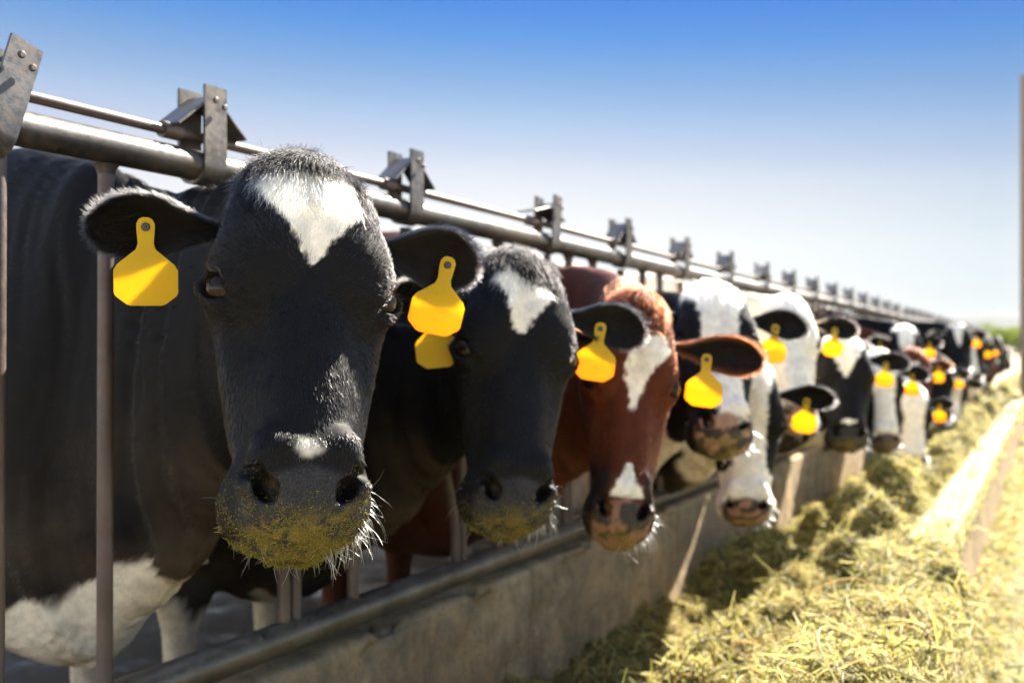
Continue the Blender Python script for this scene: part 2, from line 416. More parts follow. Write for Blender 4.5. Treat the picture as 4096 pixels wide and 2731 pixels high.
# far trees: trunk, limbs and crown of leaf faces
M_LEAF = m_leaf('tree_leaves', (.16, .20, .045)); M_BARK = m_wood('bark', (.05, .04, .03), (.12, .09, .07))
def tree(base, h, w, seed, label):
    r = np.random.default_rng(seed); root = empty('leafy_tree', base); tag(root, label, 'tree', 'trees at the end of the lane')
    t = MB(); t.tube([(0, 0, -.1), (.05, 0, h*.25), (.1, .05, h*.55)], [.06*h/2, .045*h/2, .02*h], 8)
    for k in range(6):
        a = k*1.05+r.random(); t.tube([(.05, 0, h*.25), (.2*w*cos(a), .2*w*sin(a), h*.42), (.36*w*cos(a), .36*w*sin(a), h*.62)], [.02*h, .012*h, .005*h], 6)
    t.build('trunk', M_BARK, root)
    n = 2600; cl = r.normal(size=(26, 3))*[.27*w, .27*w, .17*h]+[0, 0, h*.62]
    c = cl[r.integers(0, 26, n)]+r.normal(size=(n, 3))*[.09*w, .09*w, .07*h]; c[:, 2] = c[:, 2].clip(h*.12, None)
    u = unit(r.normal(size=(n, 3))); vv = unit(np.cross(u, r.normal(size=(n, 3)))); s_ = (.05+.05*r.random((n, 1)))*h*.45
    q = np.stack([c-u*s_, c+vv*s_*.6, c+u*s_, c-vv*s_*.6], 1).reshape(-1, 3)
    mesh_np('crown', q, [np.arange(4*n).reshape(-1, 4)], M_LEAF, root, smooth=False)
tk = 0
for px, D, h, w, lb in ((2243, 175, 3.6, 5.5, 'small pale green tree farthest left in the blurred tree clump'), (2278, 150, 4.3, 6.5, 'rounded green tree in the middle of the blurred tree clump'),
                        (2312, 140, 4.8, 7.0, 'bright green full tree beside the tall pole'), (2338, 150, 4.6, 6.0, 'green tree partly hidden behind the tall pole')):
    p = CAM+px2dir(px, 801)*D; tree((p[0], p[1], 0), h, w, 40+tk, lb); tk += 1

# tall pole at the right edge
p = CAM+px2dir(2356.5, 801)*16
mb = MB(); mb.tube([(0, 0, -.3), (0, 0, 1.5), (0, 0, 3.2), (0, 0, 5.6)], [.09, .087, .08, .07], 20)
tag(mb.build('tall_pole', M_POLE, None, (p[0], p[1], 0)), 'tall brownish pole standing beside the feed lane', 'pole')

# ------------------------------------------------------------------ feed bunk: curb under the fence, outer wall, hay
def wall_mesh(x0, x1, y0, y1, z1, amp, chip, seed, dy=.012):
    """concrete wall cross-section swept along y with worn edges"""
    ys = np.concatenate([np.arange(y0, 7.5, dy), np.arange(7.5, y1, .1)])
    prof = []
    for k in np.linspace(0, 1, 26): prof.append((x1, -.05+k*(z1-.02+.05), 1, 0))
    for a in (.25, .5, .75): prof.append((x1-.02+.02*cos(a*pi/2), z1-.02+.02*sin(a*pi/2), .7, .7))
    for k in np.linspace(0, 1, 10): prof.append((x1-.02-k*(x1-x0-.04), z1, 0, 1))
    for a in (.25, .5, .75): prof.append((x0+.02-.02*sin(a*pi/2), z1-.02+.02*cos(a*pi/2), -.7, .7))
    for k in np.linspace(0, 1, 8): prof.append((x0, z1-.02-k*(z1+.03), -1, 0))
    pr = np.array(prof); m = len(pr); n = len(ys)
    P = np.zeros((n, m, 3)); P[:, :, 0] = pr[:, 0]; P[:, :, 2] = pr[:, 1]; P[:, :, 1] = ys[:, None]
    q = P.reshape(-1, 3); nn = vnoise(q, 7, seed, 4)+.6*vnoise(q, 38, seed+7, 3)
    ck = np.clip(vnoise(q*np.array([1, 1, 1.6]), 5.5, seed+3, 3)-.12, 0, None)
    edge = np.exp(-((pr[:, 1]-z1)/.11)**2)[None, :].repeat(n, 0).ravel()
    d = amp*nn-chip*ck*(.25+1.0*edge)
    nrm = np.zeros((n, m, 3)); nrm[:, :, 0] = pr[:, 2]; nrm[:, :, 2] = pr[:, 3]
    q = q+nrm.reshape(-1, 3)*d[:, None]
    i = np.arange(n*m).reshape(n, m)
    f = np.stack([i[:-1, :-1], i[:-1, 1:], i[1:, 1:], i[1:, :-1]], -1).reshape(-1, 4)
    return q, f
Y0, Y1 = -.6, 32.0
v, f = wall_mesh(-.17, .05, Y0, Y1, .50, .006, .11, 21)
tag(mesh_np('concrete_curb', v, [f], M_CONC), 'worn concrete curb carrying the fence above the feed trough', 'concrete curb')
v, f = wall_mesh(.985, 1.165, Y0, Y1, .43, .004, .03, 33, .02)
tag(mesh_np('trough_wall', v, [f], M_CONC), 'low outer concrete wall of the feed trough with hay on top', 'trough wall')

def hay_h(X, Y):
    p = np.stack([X.ravel(), Y.ravel(), 0*X.ravel()], -1)
    n1 = vnoise(p, 1.5, 61, 2).reshape(X.shape); n2 = vnoise(p, 4.2, 71, 3).reshape(X.shape); n3 = vnoise(p, 15, 81, 3).reshape(X.shape)
    wob = .12*vnoise(p*np.array([0, 1, 1]), 1.1, 5, 2).reshape(X.shape)
    near = sstep(4.6, 3.6, Y+.25*n2)
    ridge = np.exp(-((X-.76-wob)/.225)**2)
    n4 = np.abs(vnoise(p, 3.1, 91, 2).reshape(X.shape))
    h = .04+sstep(.5, .0, X)*.04+ridge*(.27+.26*n1+.30*n4)+.10*np.maximum(n2, -.3)+.05*n3
    h = h+np.exp(-((X-.30)/.17)**2)*np.clip(n1+n2*.7-.1, 0, 1)*.34
    cov = np.clip(near*1.3-.10+.7*n1+1.0*n2-.5*(1-near), 0, 1)          # where hay lies over the outer wall
    onw = .39+.13*cov+.05*cov*n2
    w = sstep(.93, 1.0, X)*np.where(X > 1.163, cov*sstep(1.34, 1.17, X-.06*cov), 1)
    h = np.where(X > .93, h*(1-sstep(.93, 1.0, X))+onw*w, np.minimum(h, .56))
    lane = sstep(1.12, 1.36, X)
    return np.maximum(h, lane*(.015+.028*np.maximum(n2, -.3)+.012*n3+near*.10*np.exp(-((X-1.28)/.15)**2)))
hxs = np.concatenate([np.linspace(.03, 1.42, 120), np.linspace(1.46, 3.2, 40)]); hys = np.concatenate([np.linspace(.6, 7, 400), np.linspace(7.06, 26.5, 260)])
v, f = grid_mesh(hxs, hys, hay_h)
hay = mesh_np('hay', v, [f], m_haybase()); tag(hay, 'loose cut hay heaped along the feed trough', 'hay', kind='stuff')
def hay_strands(n, ylo, yhi, lmul, r0, seed, xhi=1.38, up=.3):
    r = np.random.default_rng(seed)
    y = ylo+(yhi-ylo)*r.random(n)**1.6; x = .04+(xhi-.04)*r.random(n)
    e = .012; h = hay_h(x, y); gx_ = (hay_h(x+e, y)-h)/e; gy_ = (hay_h(x, y+e)-h)/e
    nrm = unit(np.stack([-gx_, -gy_, np.ones(n)], -1))
    a = r.random(n)*2*pi; d = np.stack([np.cos(a), np.sin(a), np.zeros(n)], -1)
    d = unit(d-nrm*np.sum(d*nrm, 1)[:, None]); d = unit(d+nrm*(r.normal(size=n)*up+.06)[:, None])
    ln = (.02+.075*r.random(n)**2.2)*lmul
    mid = np.stack([x, y, h], -1)+nrm*(r.random(n)*.016+.001)[:, None]
    bend = unit(np.cross(d, r.normal(size=(n, 3))))*(ln*r.normal(size=n)*.16)[:, None]
    t = np.linspace(-.5, .5, 4)
    P = mid[:, None]+d[:, None]*(ln[:, None]*t)[:, :, None]+bend[:, None]*(1-4*t*t)[None, :, None]
    rad = r0*(.45+.9*r.random(n)**1.5)[:, None]*np.array([.8, 1, 1, .7])
    k = r.random(n)[:, None]; g_ = np.array([.31, .29, .07]); s_ = np.array([.70, .59, .23]); b_ = np.array([.45, .30, .11])
    c = g_*(1-k)+s_*k; c = np.where(r.random((n, 1)) < .15, b_, c); c = np.where(r.random((n, 1)) < .33, np.array([.12, .11, .035]), c); c *= (.7+.6*r.random((n, 1)))
    return P, rad, c
A_ = [hay_strands(110000, 1.4, 5.2, 1.1, .0017, 1, 1.34), hay_strands(80000, 4.5, 13, 1.5, .0032, 2, 1.3), hay_strands(16000, 12, 30, 2.2, .007, 3, 1.3),
      hay_strands(34000, 1.0, 9, 1.0, .0019, 4, 2.9, .15), hay_strands(12000, 1.3, 8, 2.2, .0016, 6, 1.3, .6), hay_strands(3500, 1.3, 9, 3.4, .0021, 8, 1.5, .25)]
o = curves_np('hay_stems', np.concatenate([a[0] for a in A_]), np.concatenate([a[1] for a in A_]), np.concatenate([a[2] for a in A_]), M_STRAW, hay)

# ------------------------------------------------------------------ headlock fence
ZT, ZB = 1.562, .552
T0, PITCH = 1.515, .73
NK = 40
fence = empty('headlock_fence', (0, 0, 0)); tag(fence, 'brown steel headlock fence standing on the concrete curb', 'fence')
ys = np.linspace(-.5, T0+PITCH*NK, 160)
mb = MB(); mb.tube(np.stack([.003*np.sin(ys*1.3), ys, ZT+.006*np.sin(ys*.9)], -1), .0305, 28); mb.build('top_rail', M_PIPE, fence)
mb = MB(); mb.tube(np.stack([.004*np.sin(ys*1.1), ys, ZB+.006*np.sin(ys*.7+1)], -1), .036, 28); mb.build('bottom_rail', M_RAIL, fence)
mb = MB(); mb.tube(np.stack([0*ys, ys, ZT+.058+.006*np.sin(ys*.9)], -1), .0105, 14); mb.build('control_rod', M_BAR, fence)

def rotM(a, piv):                                # lean in the y-z plane about piv
    M = np.eye(4); M[1, 1] = cos(a); M[1, 2] = sin(a); M[2, 1] = -sin(a); M[2, 2] = cos(a)
    M[:3, 3] = np.array(piv)-M[:3, :3] @ np.array(piv); return M
def xf(M, v): v = np.asarray(v, float); return (M[:3, :3] @ v.T).T+M[:3, 3]

def latch(t, lean, flat, root, near):
    zc = ZT+.006*sin(t*.9); M = rotM(lean, (0, t, zc-.35)); base = np.array([0, t, zc])
    top = .158; w = .0295; r_ = .0385; th = .0065; path = [(r_, top)]
    path += [(r_, k) for k in (.10, .05, 0)]
    na = 14 if near else 8
    path += [(r_*cos(a), -r_*sin(a)) for a in np.linspace(0, pi, na)[1:-1]]
    path += [(-r_, k) for k in (0, .05, .10)]+[(-r_, top)]
    pt = np.array(path); d = np.gradient(pt, axis=0); d /= np.linalg.norm(d, axis=1)[:, None]; nn = np.stack([-d[:, 1], d[:, 0]], -1)*-1
    V = []
    for s_, y in ((0, -w), (1, -w), (1, w), (0, w)):
        q = pt+nn*(th*s_); V.append(np.stack([q[:, 0], np.full(len(q), y), q[:, 1]], -1))
    n = len(pt); mb = MB(); f = []
    for i in range(n-1):
        for k in range(4):
            m = (k+1) % 4; f.append((k*n+i, k*n+i+1, m*n+i+1, m*n+i))
    f += [(0, n, 2*n, 3*n), (n-1, 4*n-1, 3*n-1, 2*n-1)]
    mb.add(xf(M, np.concatenate(V)+base), f); st = mb.build('latch_strap', M_STRAP, root, angle=40)
    for yy, zz in ((-.010, .128), (.014, .118)):
        if not near: break
        b = MB(); c = base+np.array([0, yy, zz]); x1 = r_+th
        b.tube(xf(M, [c+[x1, 0, 0], c+[x1+.0045, 0, 0], c+[x1+.006, 0, 0]]), [.0062, .0062, .0042], 10)
        b.tube(xf(M, [c+[-.036, 0, 0], c+[.036, 0, 0]]), .004, 8)
        b.build('bolt', M_PIPE, st)
    for sg in (-1, 1):                            # the two sloping plates of the roof-shaped latch
        b = MB(); A = np.array([0, sg*.006, .138]) if not flat else np.array([0, sg*.006, .112])
        Bp = np.array([0, sg*.092, .068]) if not flat else np.array([0, sg*.115, .086 if sg < 0 else .078])
        d = Bp-A; Ln = np.linalg.norm(d); d /= Ln; up = np.array([0, -d[2], d[1]])*(1 if sg > 0 else -1)
        Mx = np.eye(4); Mx[:3, 0] = [1, 0, 0]; Mx[:3, 1] = d; Mx[:3, 2] = np.cross([1, 0, 0], d); Mx[:3, 3] = base+A
        b.box((-.034, 0, -.0025), (.034, Ln, .0025), np.eye(4) @ Mx if flat else M @ Mx, .001)
        b.build('latch_plate', M_STRAP, root, smooth=False)
    b = MB(); b.tube([(0, t-.105, zc+.058), (0, t-.062, zc+.058)], .0165, 14); b.build('rod_sleeve', M_BAR, root)
    b = MB(); c = base
    if near:                                      # welded spring-like neck between strap and bar
        zz = np.linspace(-.045, -.085, 13); b.tube(xf(M, np.stack([0*zz, 0*zz, zz], -1)+c), .0145+.003*(np.arange(13) % 2), 14)
    zz = np.linspace(-.046, -.80, 8); b.tube(xf(M, np.stack([0*zz, 0*zz, zz], -1)+c), .0145, 14)
    b.build('locking_bar', M_BAR, root)
def bar(pts, r_, root, name='upright'):
    b = MB(); b.tube(pts, r_, 14 if pts[0][1] < 6 else 8); b.build(name, M_BAR, root)
for k in range(-1, NK):
    t = T0+PITCH*k; near = k < 5
    lean = {-1: .30, 2: .10, 6: .07}.get(k, 0.0) if k < 9 else (.09 if random.random() < .12 else 0.0)
    latch(t+{-1: .12, 0: -.042, 1: -.048, 2: .03}.get(k, 0), lean, k in (-1, 2), fence, near)
    bar([(0, t-.275, ZB+.02), (0, t-.275, 1.0), (0, t-.275, ZT-.026)], .0145, fence)
    bar([(0, t+.242, ZB+.02), (0, t+.242, 1.0), (0, t+.242, ZT-.026)], .0145, fence)
    bar([(0, t+.205, ZB+.02), (0, t+.205, ZB+.12), (0, t+.196, ZB+.17), (0, t+.175, ZB+.235), (0, t+.140, ZB+.33), (0, t+.128, ZB+.37)], .0145, fence, 'curved_bar')
    if k < 8:
        for q in (t-.275, t+.242): b = MB(); b.tube([(0, q, ZT-.045), (0, q, ZT-.034), (0, q, ZT-.027)], [.0150, .0185, .024], 14); b.build('weld_bead', M_PIPE, fence)
# air: thin haze over the whole plain
mb = MB(); mb.box((-7600, -3400, -1.2), (7600, 9600, 165))
g = N('haze_air'); pv = g.n('ShaderNodeVolumePrincipled'); pv.inputs['Color'].default_value = (.66, .80, 1, 1); pv.inputs['Density'].default_value = 1.7e-5
pv.inputs['Anisotropy'].default_value = .3; g.l(pv.outputs[0], g.out.inputs[1])
tag(mb.build('haze', g.m, None, smooth=False), 'thin pale haze over the plain', kind='stuff')
# ------------------------------------------------------------------ cows: one sculpted body surface, posed per animal
def smin(a, b, k):
    h = np.clip(.5+.5*(b-a)/k, 0, 1); return b+(a-b)*h-k*h*(1-h)
def smax(a, b, k): return -smin(-a, -b, k)
def ell(p, c, r, ax=None):
    x, y, z = p[0]-c[0], p[1]-c[1], p[2]-c[2]
    if ax is not None:
        ax = np.asarray(ax, np.float32); x, y, z = [x*a[0]+y*a[1]+z*a[2] for a in ax]
    k0 = np.sqrt((x/r[0])**2+(y/r[1])**2+(z/r[2])**2)+1e-6
    k1 = np.sqrt((x/r[0]**2)**2+(y/r[1]**2)**2+(z/r[2]**2)**2)+1e-6
    return k0*(k0-1)/k1
def cap(p, a, b, ra, rb):
    a = np.array(a, np.float32); b = np.array(b, np.float32); d = b-a; L2 = float(d@d)
    t = np.clip(((p[0]-a[0])*d[0]+(p[1]-a[1])*d[1]+(p[2]-a[2])*d[2])/L2, 0, 1)
    return np.sqrt((p[0]-a[0]-t*d[0])**2+(p[1]-a[1]-t*d[1])**2+(p[2]-a[2]-t*d[2])**2)-(ra+(rb-ra)*t)
def loft(p, xs, top, bot, wt, wb, n=2.3):
    x, y, z = p; n = np.asarray(n, np.float32); T, B, W1, W0 = [spline(xs, q)(x) for q in (top, bot, wt, wb)]
    c = (T+B)/2; h = np.maximum((T-B)/2, 1e-3); v = np.clip((z-c)/h, -1, 1); w = np.maximum(W0+(W1-W0)*(v*.5+.5), 1e-3)
    n = n if n.ndim == 0 else n[0]+(n[1]-n[0])*sstep(-.2, .5, v)
    r = ((np.abs(y)/w)**n+(np.abs(z-c)/h)**n)**(1/n)
    d = (r-1)*np.minimum(w, h); dx = np.maximum(np.maximum(xs[0]-x, x-xs[-1]), 0)
    return np.where(dx > 0, np.sqrt(np.maximum(d, 0)**2+dx**2), d)

EYE = np.array([.200, .104, .018]); EYE_R = .0235
ED = np.array([.14, .74, .66]); ED /= np.linalg.norm(ED)
ET1 = np.array([.80, -.50, .30]); ET1 -= ED*(ET1@ED); ET1 /= np.linalg.norm(ET1); ET2 = np.cross(ED, ET1)

def head_sdf(p):
    p = (p[0], np.abs(p[1]), p[2])
    xs = [-.05, 0, .05, .11, .18, .25, .32, .39, .45, .50, .545, .575]
    d = loft(p, xs,
             [-.03, .030, .058, .068, .062, .052, .045, .040, .032, .010, -.030, -.060],
             [-.11, -.150, -.178, -.190, -.182, -.166, -.150, -.138, -.132, -.128, -.118, -.09],
             [.045, .082, .098, .104, .103, .096, .086, .075, .072, .070, .062, .034],
             [.040, .062, .076, .086, .086, .080, .074, .067, .063, .062, .050, .030], (2.9, 2.35))
    d = smax(d, -ell(p, (.085, .118, .030), (.050, .024, .036)), .05)         # temple hollow
    d = smax(d, -ell(p, (.275, .108, .040), (.050, .020, .026)), .05)         # hollow below the eye
    d = smax(d, -ell(p, (.135, 0, .092), (.060, .022, .028)), .04)            # dip between the frontal bones
    d = smin(d, ell(p, (.005, 0, .012), (.060, .080, .058)), .04)             # poll
    d = smin(d, ell(p, (.10, .045, .035), (.075, .060, .038)), .05)           # frontal bulge
    d = smin(d, ell(p, (.160, .080, .036), (.044, .036, .026)), .035)         # brow over the eye
    d = smin(d, cap(p, (.235, .090, -.012), (.40, .066, -.050), .020, .014), .05)   # cheek bone
    d = smin(d, ell(p, (.13, .062, -.115), (.085, .038, .075)), .05)          # jaw muscle
    d = smin(d, ell(p, (.488, 0, -.046), (.060, .088, .064)), .045)           # muzzle
    d = smin(d, ell(p, (.498, .060, -.080), (.046, .034, .042)), .03)         # upper lip
    d = smin(d, ell(p, (.476, 0, -.104), (.050, .056, .024)), .022)           # chin
    d = smin(d, cap(p, (.440, .042, .018), (.490, .066, .006), .017, .016), .020)   # nostril wing
    d = smin(d, cap(p, (.452, .008, .016), (.440, .042, .016), .016, .016), .022)
    d = smin(d, ell(p, (.525, 0, -.034), (.030, .040, .040), ((.75, 0, .66), (0, 1, 0), (-.66, 0, .75))), .025)           # nose pad
    # eye: lids around a socket
    d = smin(d, ell(p, EYE-ED*.031-ET2*.003, (.054, .042, .046), (ET1, ED, ET2)), .035)   # orbit
    d = smin(d, ell(p, EYE, (.0252,)*3), .020)
    d = smin(d, ell(p, EYE+ED*.012+ET2*.0192, (.029, .0085, .0055), (ET1, ED, ET2)), .018)
    d = smin(d, ell(p, EYE+ED*.012-ET2*.0185, (.027, .0075, .0042), (ET1, ED, ET2)), .016)
    d = smax(d, -ell(p, EYE+ED*.023, (.0225, .020, .0178), (ET1, ED, ET2)), .003)
    d = smax(d, -cap(p, EYE+ET1*.021+ED*.020, EYE+ET1*.038+ED*.011, .0045, .003), .006)
    # nostrils (comma shaped) and the mouth line
    nd = unit(np.array([.62, .28, .73])); n2 = unit(np.array([.75, -.50, -.44])-nd*(np.array([.75, -.50, -.44])@nd)); n3 = np.cross(nd, n2)
    d = smax(d, -ell(p, (.497, .049, .006), (.026, .023, .0150), (nd, n2, n3)), .008)
    d = smax(d, -ell(p, (.478, .070, .013), (.018, .008, .019), (nd, n2, n3)), .008)
    d = smax(d, -cap(p, (.560, 0, -.098), (.515, .090, -.106), .005, .005), .010)
    d = smax(d, -cap(p, (.515, .095, -.106), (.42, .080, -.112), .005, .003), .010)
    d = smax(d, -cap(p, (.558, 0, -.058), (.566, 0, -.092), .004, .004), .010)
    return d

RC = np.array([[.5, 0, .8660254], [0, 1, 0], [-.8660254, 0, .5]])      # head axes in the canonical cow
J = np.array([.70, 0, 1.10]); JH = np.array([.02, 0, -.09])
HX = np.array([.885, 1, 1])                                             # face length factor
def to_head(c): return ((c-J) @ RC)/HX+JH
NX1 = .615                                                             # canonical x where the head becomes rigid

def body_sdf(p):
    q = (p[0], np.abs(p[1]), p[2])
    d = loft(q, [-1.74, -1.66, -1.5, -1.25, -.95, -.6, -.3, -.05, .1, .2, .24],
             [1.15, 1.29, 1.38, 1.40, 1.37, 1.365, 1.39, 1.41, 1.36, 1.24, 1.1], [1.02, .90, .80, .68, .58, .54, .50, .47, .46, .52, .70],
             [.06, .16, .22, .25, .27, .26, .21, .17, .15, .11, .04], [.06, .17, .24, .32, .38, .37, .30, .24, .20, .13, .04], 2.2)
    d = smin(d, ell(q, (-.12, .20, .98), (.22, .10, .33)), .08)        # shoulder
    d = smin(d, ell(q, (-1.42, .20, 1.02), (.24, .11, .27)), .08)      # thigh
    d = smin(d, ell(q, (-1.28, .23, 1.33), (.07, .05, .05)), .07)      # hip bone
    neck = loft(q, [-.2, .0, .18, .36, .5, .62, .72], [1.38, 1.37, 1.31, 1.25, 1.22, 1.20, 1.18], [.56, .48, .47, .565, .69, .82, .92],
                [.13, .115, .095, .085, .085, .088, .07], [.20, .19, .145, .105, .092, .088, .06], 2.1)
    d = smin(d, neck, .07)
    d = smin(d, cap(q, (.10, 0, .475), (.38, 0, .60), .035, .022), .05)  # dewlap
    for a, b, r0, r1 in (((-.10, .17, .74), (-.04, .155, .44), .095, .052), ((-.04, .155, .44), (-.05, .15, .14), .050, .034), ((-.05, .15, .14), (-.03, .15, .05), .036, .046),
                         ((-1.46, .20, .86), (-1.36, .19, .66), .15, .085), ((-1.36, .19, .66), (-1.60, .18, .48), .085, .050), ((-1.60, .18, .48), (-1.56, .17, .14), .046, .036),
                         ((-1.56, .17, .14), (-1.53, .17, .05), .037, .046)):
        d = smin(d, cap(q, a, b, r0, r1), .05)
    d = smin(d, ell(q, (-1.24, .06, .60), (.18, .14, .14)), .05)       # udder
    d = smin(d, cap(q, (-1.74, 0, 1.22), (-1.78, 0, .70), .035, .02), .03)
    d = smin(d, cap(q, (-1.78, 0, .70), (-1.78, 0, .48), .03, .045), .03)
    return d

def surface_nets(F, X, Y, Z):
    ins = F < 0; sh = [(a, b, c) for a in (0, 1) for b in (0, 1) for c in (0, 1)]
    sl = lambda A, o: A[o[0]:A.shape[0]-1+o[0], o[1]:A.shape[1]-1+o[1], o[2]:A.shape[2]-1+o[2]]
    cnt = sum(sl(ins, o).astype(np.int8) for o in sh); act = (cnt > 0) & (cnt < 8)
    idx = np.full(act.shape, -1, np.int64); ci = np.nonzero(act); n = len(ci[0]); idx[ci] = np.arange(n)
    acc = np.zeros((n, 3)); num = np.zeros(n); G = (X, Y, Z)
    val = {o: F[ci[0]+o[0], ci[1]+o[1], ci[2]+o[2]] for o in sh}
    pos = {o: np.stack([G[k][ci[k]+o[k]] for k in range(3)], -1) for o in sh}
    for a in sh:
        for k in range(3):
            if a[k] == 0:
                b = list(a); b[k] = 1; b = tuple(b); fa, fb = val[a], val[b]; m = (fa < 0) != (fb < 0)
                t = np.where(m, fa/np.where(m, fa-fb, 1), 0)[:, None]
                acc += np.where(m[:, None], pos[a]+(pos[b]-pos[a])*t, 0); num += m
    V = acc/num[:, None]; faces = []
    for k in range(3):
        s0 = [slice(None)]*3; s1 = [slice(None)]*3; s0[k] = slice(0, -1); s1[k] = slice(1, None)
        A = ins[tuple(s0)]; B = ins[tuple(s1)]; o = [i for i in range(3) if i != k]
        c = A != B; ii = np.nonzero(c); ok = np.ones(len(ii[0]), bool)
        for a in o: ok &= (ii[a] > 0) & (ii[a] < F.shape[a]-1)
        ii = [i[ok] for i in ii]; inside = A[tuple(ii)]
        q = []
        for u, w in ((-1, -1), (0, -1), (0, 0), (-1, 0)):
            jj = [i.copy() for i in ii]; jj[o[0]] = jj[o[0]]+u; jj[o[1]] = jj[o[1]]+w; q.append(idx[tuple(jj)])
        q = np.stack(q, -1); flip = inside if k != 1 else ~inside
        q = np.where(flip[:, None], q, q[:, ::-1]); faces.append(q)
    return V, np.concatenate(faces)

def axis(lo, f0, f1, hi, hf, hc):
    a = np.arange(f0, f1, hf); up = []; x = a[-1]; st = hf
    while x < hi: st = min(st*1.25, hc); x += st; up.append(x)
    dn = []; x = a[0]; st = hf
    while x > lo: st = min(st*1.25, hc); x -= st; dn.append(x)
    return np.array(dn[::-1]+list(a)+up, np.float32)

def template(hf, hc):
    X = axis(-1.86, .60, 1.06, 1.10, hf, hc); Z = axis(-.02, .62, 1.26, 1.46, hf, hc)
    yh = [0.]; st = hf
    while yh[-1] < .46:
        if yh[-1] > .15: st = min(st*1.25, hc)
        yh.append(yh[-1]+st)
    Yh = np.array(yh, np.float32)
    P = np.meshgrid(X, Yh, Z, indexing='ij', sparse=True)
    F = body_sdf(tuple(P))*np.ones((len(X), len(Yh), len(Z)), np.float32)
    i0 = np.searchsorted(X, .55); j1 = np.searchsorted(Yh, .22); k0 = np.searchsorted(Z, .55); k1 = np.searchsorted(Z, 1.32)
    xs, ys, zs = np.meshgrid(X[i0:], Yh[:j1], Z[k0:k1], indexing='ij')
    c = [xs-J[0], ys-J[1], zs-J[2]]
    h = tuple(((c[0]*RC[0, k]+c[1]*RC[1, k]+c[2]*RC[2, k])/HX[k]+JH[k]).astype(np.float32) for k in range(3))
    F[i0:, :j1, k0:k1] = smin(F[i0:, :j1, k0:k1], head_sdf(h), .035)
    F = np.concatenate([F[:, :0:-1], F], 1); Y = np.concatenate([-Yh[:0:-1], Yh])
    V, Q = surface_nets(F, X, Y, Z)
    return V, Q

def vnormals(V, Q):
    n = np.cross(V[Q[:, 2]]-V[Q[:, 0]], V[Q[:, 3 if Q.shape[1] > 3 else 1]]-V[Q[:, 1]])
    out = np.zeros_like(V)
    for k in range(Q.shape[1]): np.add.at(out, Q[:, k], n)
    return unit(out)

def make_ear(side, elev, fwd, turn, L_=.182, W_=.053, ns=26, nv=19, curl=0.):
    """leaf-shaped cupped ear in head coordinates, closed with real thickness"""
    a = unit(np.array([-elev, side*1.0, fwd])); od = np.array([turn, 0, 1.0]); od -= a*(a@od); od = unit(od)
    wd = np.cross(od, a)*side                                # towards the muzzle
    if wd[0] < 0: wd = -wd
    base = np.array([.084, side*.086, -.004])
    s = np.linspace(0, 1, ns)**.9
    w = spline([0, .10, .22, .38, .55, .72, .86, .95, 1.0], [.026, .026, .034, .050, .058, .057, .044, .026, .008])(s)*(W_/.058)
    A = spline([0, .2, .36, .52, .75, 1], [2.85, 2.45, 1.70, 1.18, .85, .6])(s)
    v = np.linspace(-1, 1, nv)
    cen = base+a*(s*L_)[:, None]+od*(-.018*np.sin(s*pi*.9))[:, None]+wd*(.022*s**2)[:, None]+od*(curl*s**2)[:, None]
    phi = v[None]*A[:, None]; r = (w/A)[:, None]; th = .0042*(1-.45*np.abs(v)**3)[None]*np.ones((ns, 1))
    out = {}
    P = []
    for lay, rr in ((0, r), (1, r+th)):
        P.append(cen[:, None]+wd*(rr*np.sin(phi))[:, :, None]+od*(r-rr*np.cos(phi))[:, :, None])
    Pi, Po = P
    V = np.concatenate([Pi.reshape(-1, 3), Po.reshape(-1, 3)]); i = np.arange(ns*nv).reshape(ns, nv); m = ns*nv; F = []
    q = np.stack([i[:-1, :-1], i[:-1, 1:], i[1:, 1:], i[1:, :-1]], -1).reshape(-1, 4)
    F += [q, q[:, ::-1]+m]
    for col, fl in ((0, 0), (nv-1, 1)):
        e = np.stack([i[:-1, col], i[1:, col], i[1:, col]+m, i[:-1, col]+m], -1); F.append(e if not fl else e[:, ::-1])
    for row, fl in ((0, 1), (ns-1, 0)):
        e = np.stack([i[row, :-1], i[row, 1:], i[row, 1:]+m, i[row, :-1]+m], -1); F.append(e[:, ::-1] if fl == 0 else e)
    F = np.concatenate(F)
    if side*1 < 0: F = F
    cc = np.mean(Po, 1, keepdims=True)
    n = vnormals(V, F)
    # make sure the outer layer points away from the cup
    mid = (ns//2)*nv+nv//2
    if n[mid+m]@od > 0: F = F[:, ::-1]; n = -n
    S_ = np.concatenate([np.repeat(s, nv)]*2); VV = np.concatenate([np.tile(v, ns)]*2); inner = np.concatenate([np.ones(m), np.zeros(m)])
    return dict(V=V, F=F, n=n, s=S_, v=VV, inner=inner, a=a, wd=wd, od=od, cen=cen, sv=s, w=w)

def rot_axis(ax, an):
    return np.array(Matrix.Rotation(an, 3, Vector(ax)))

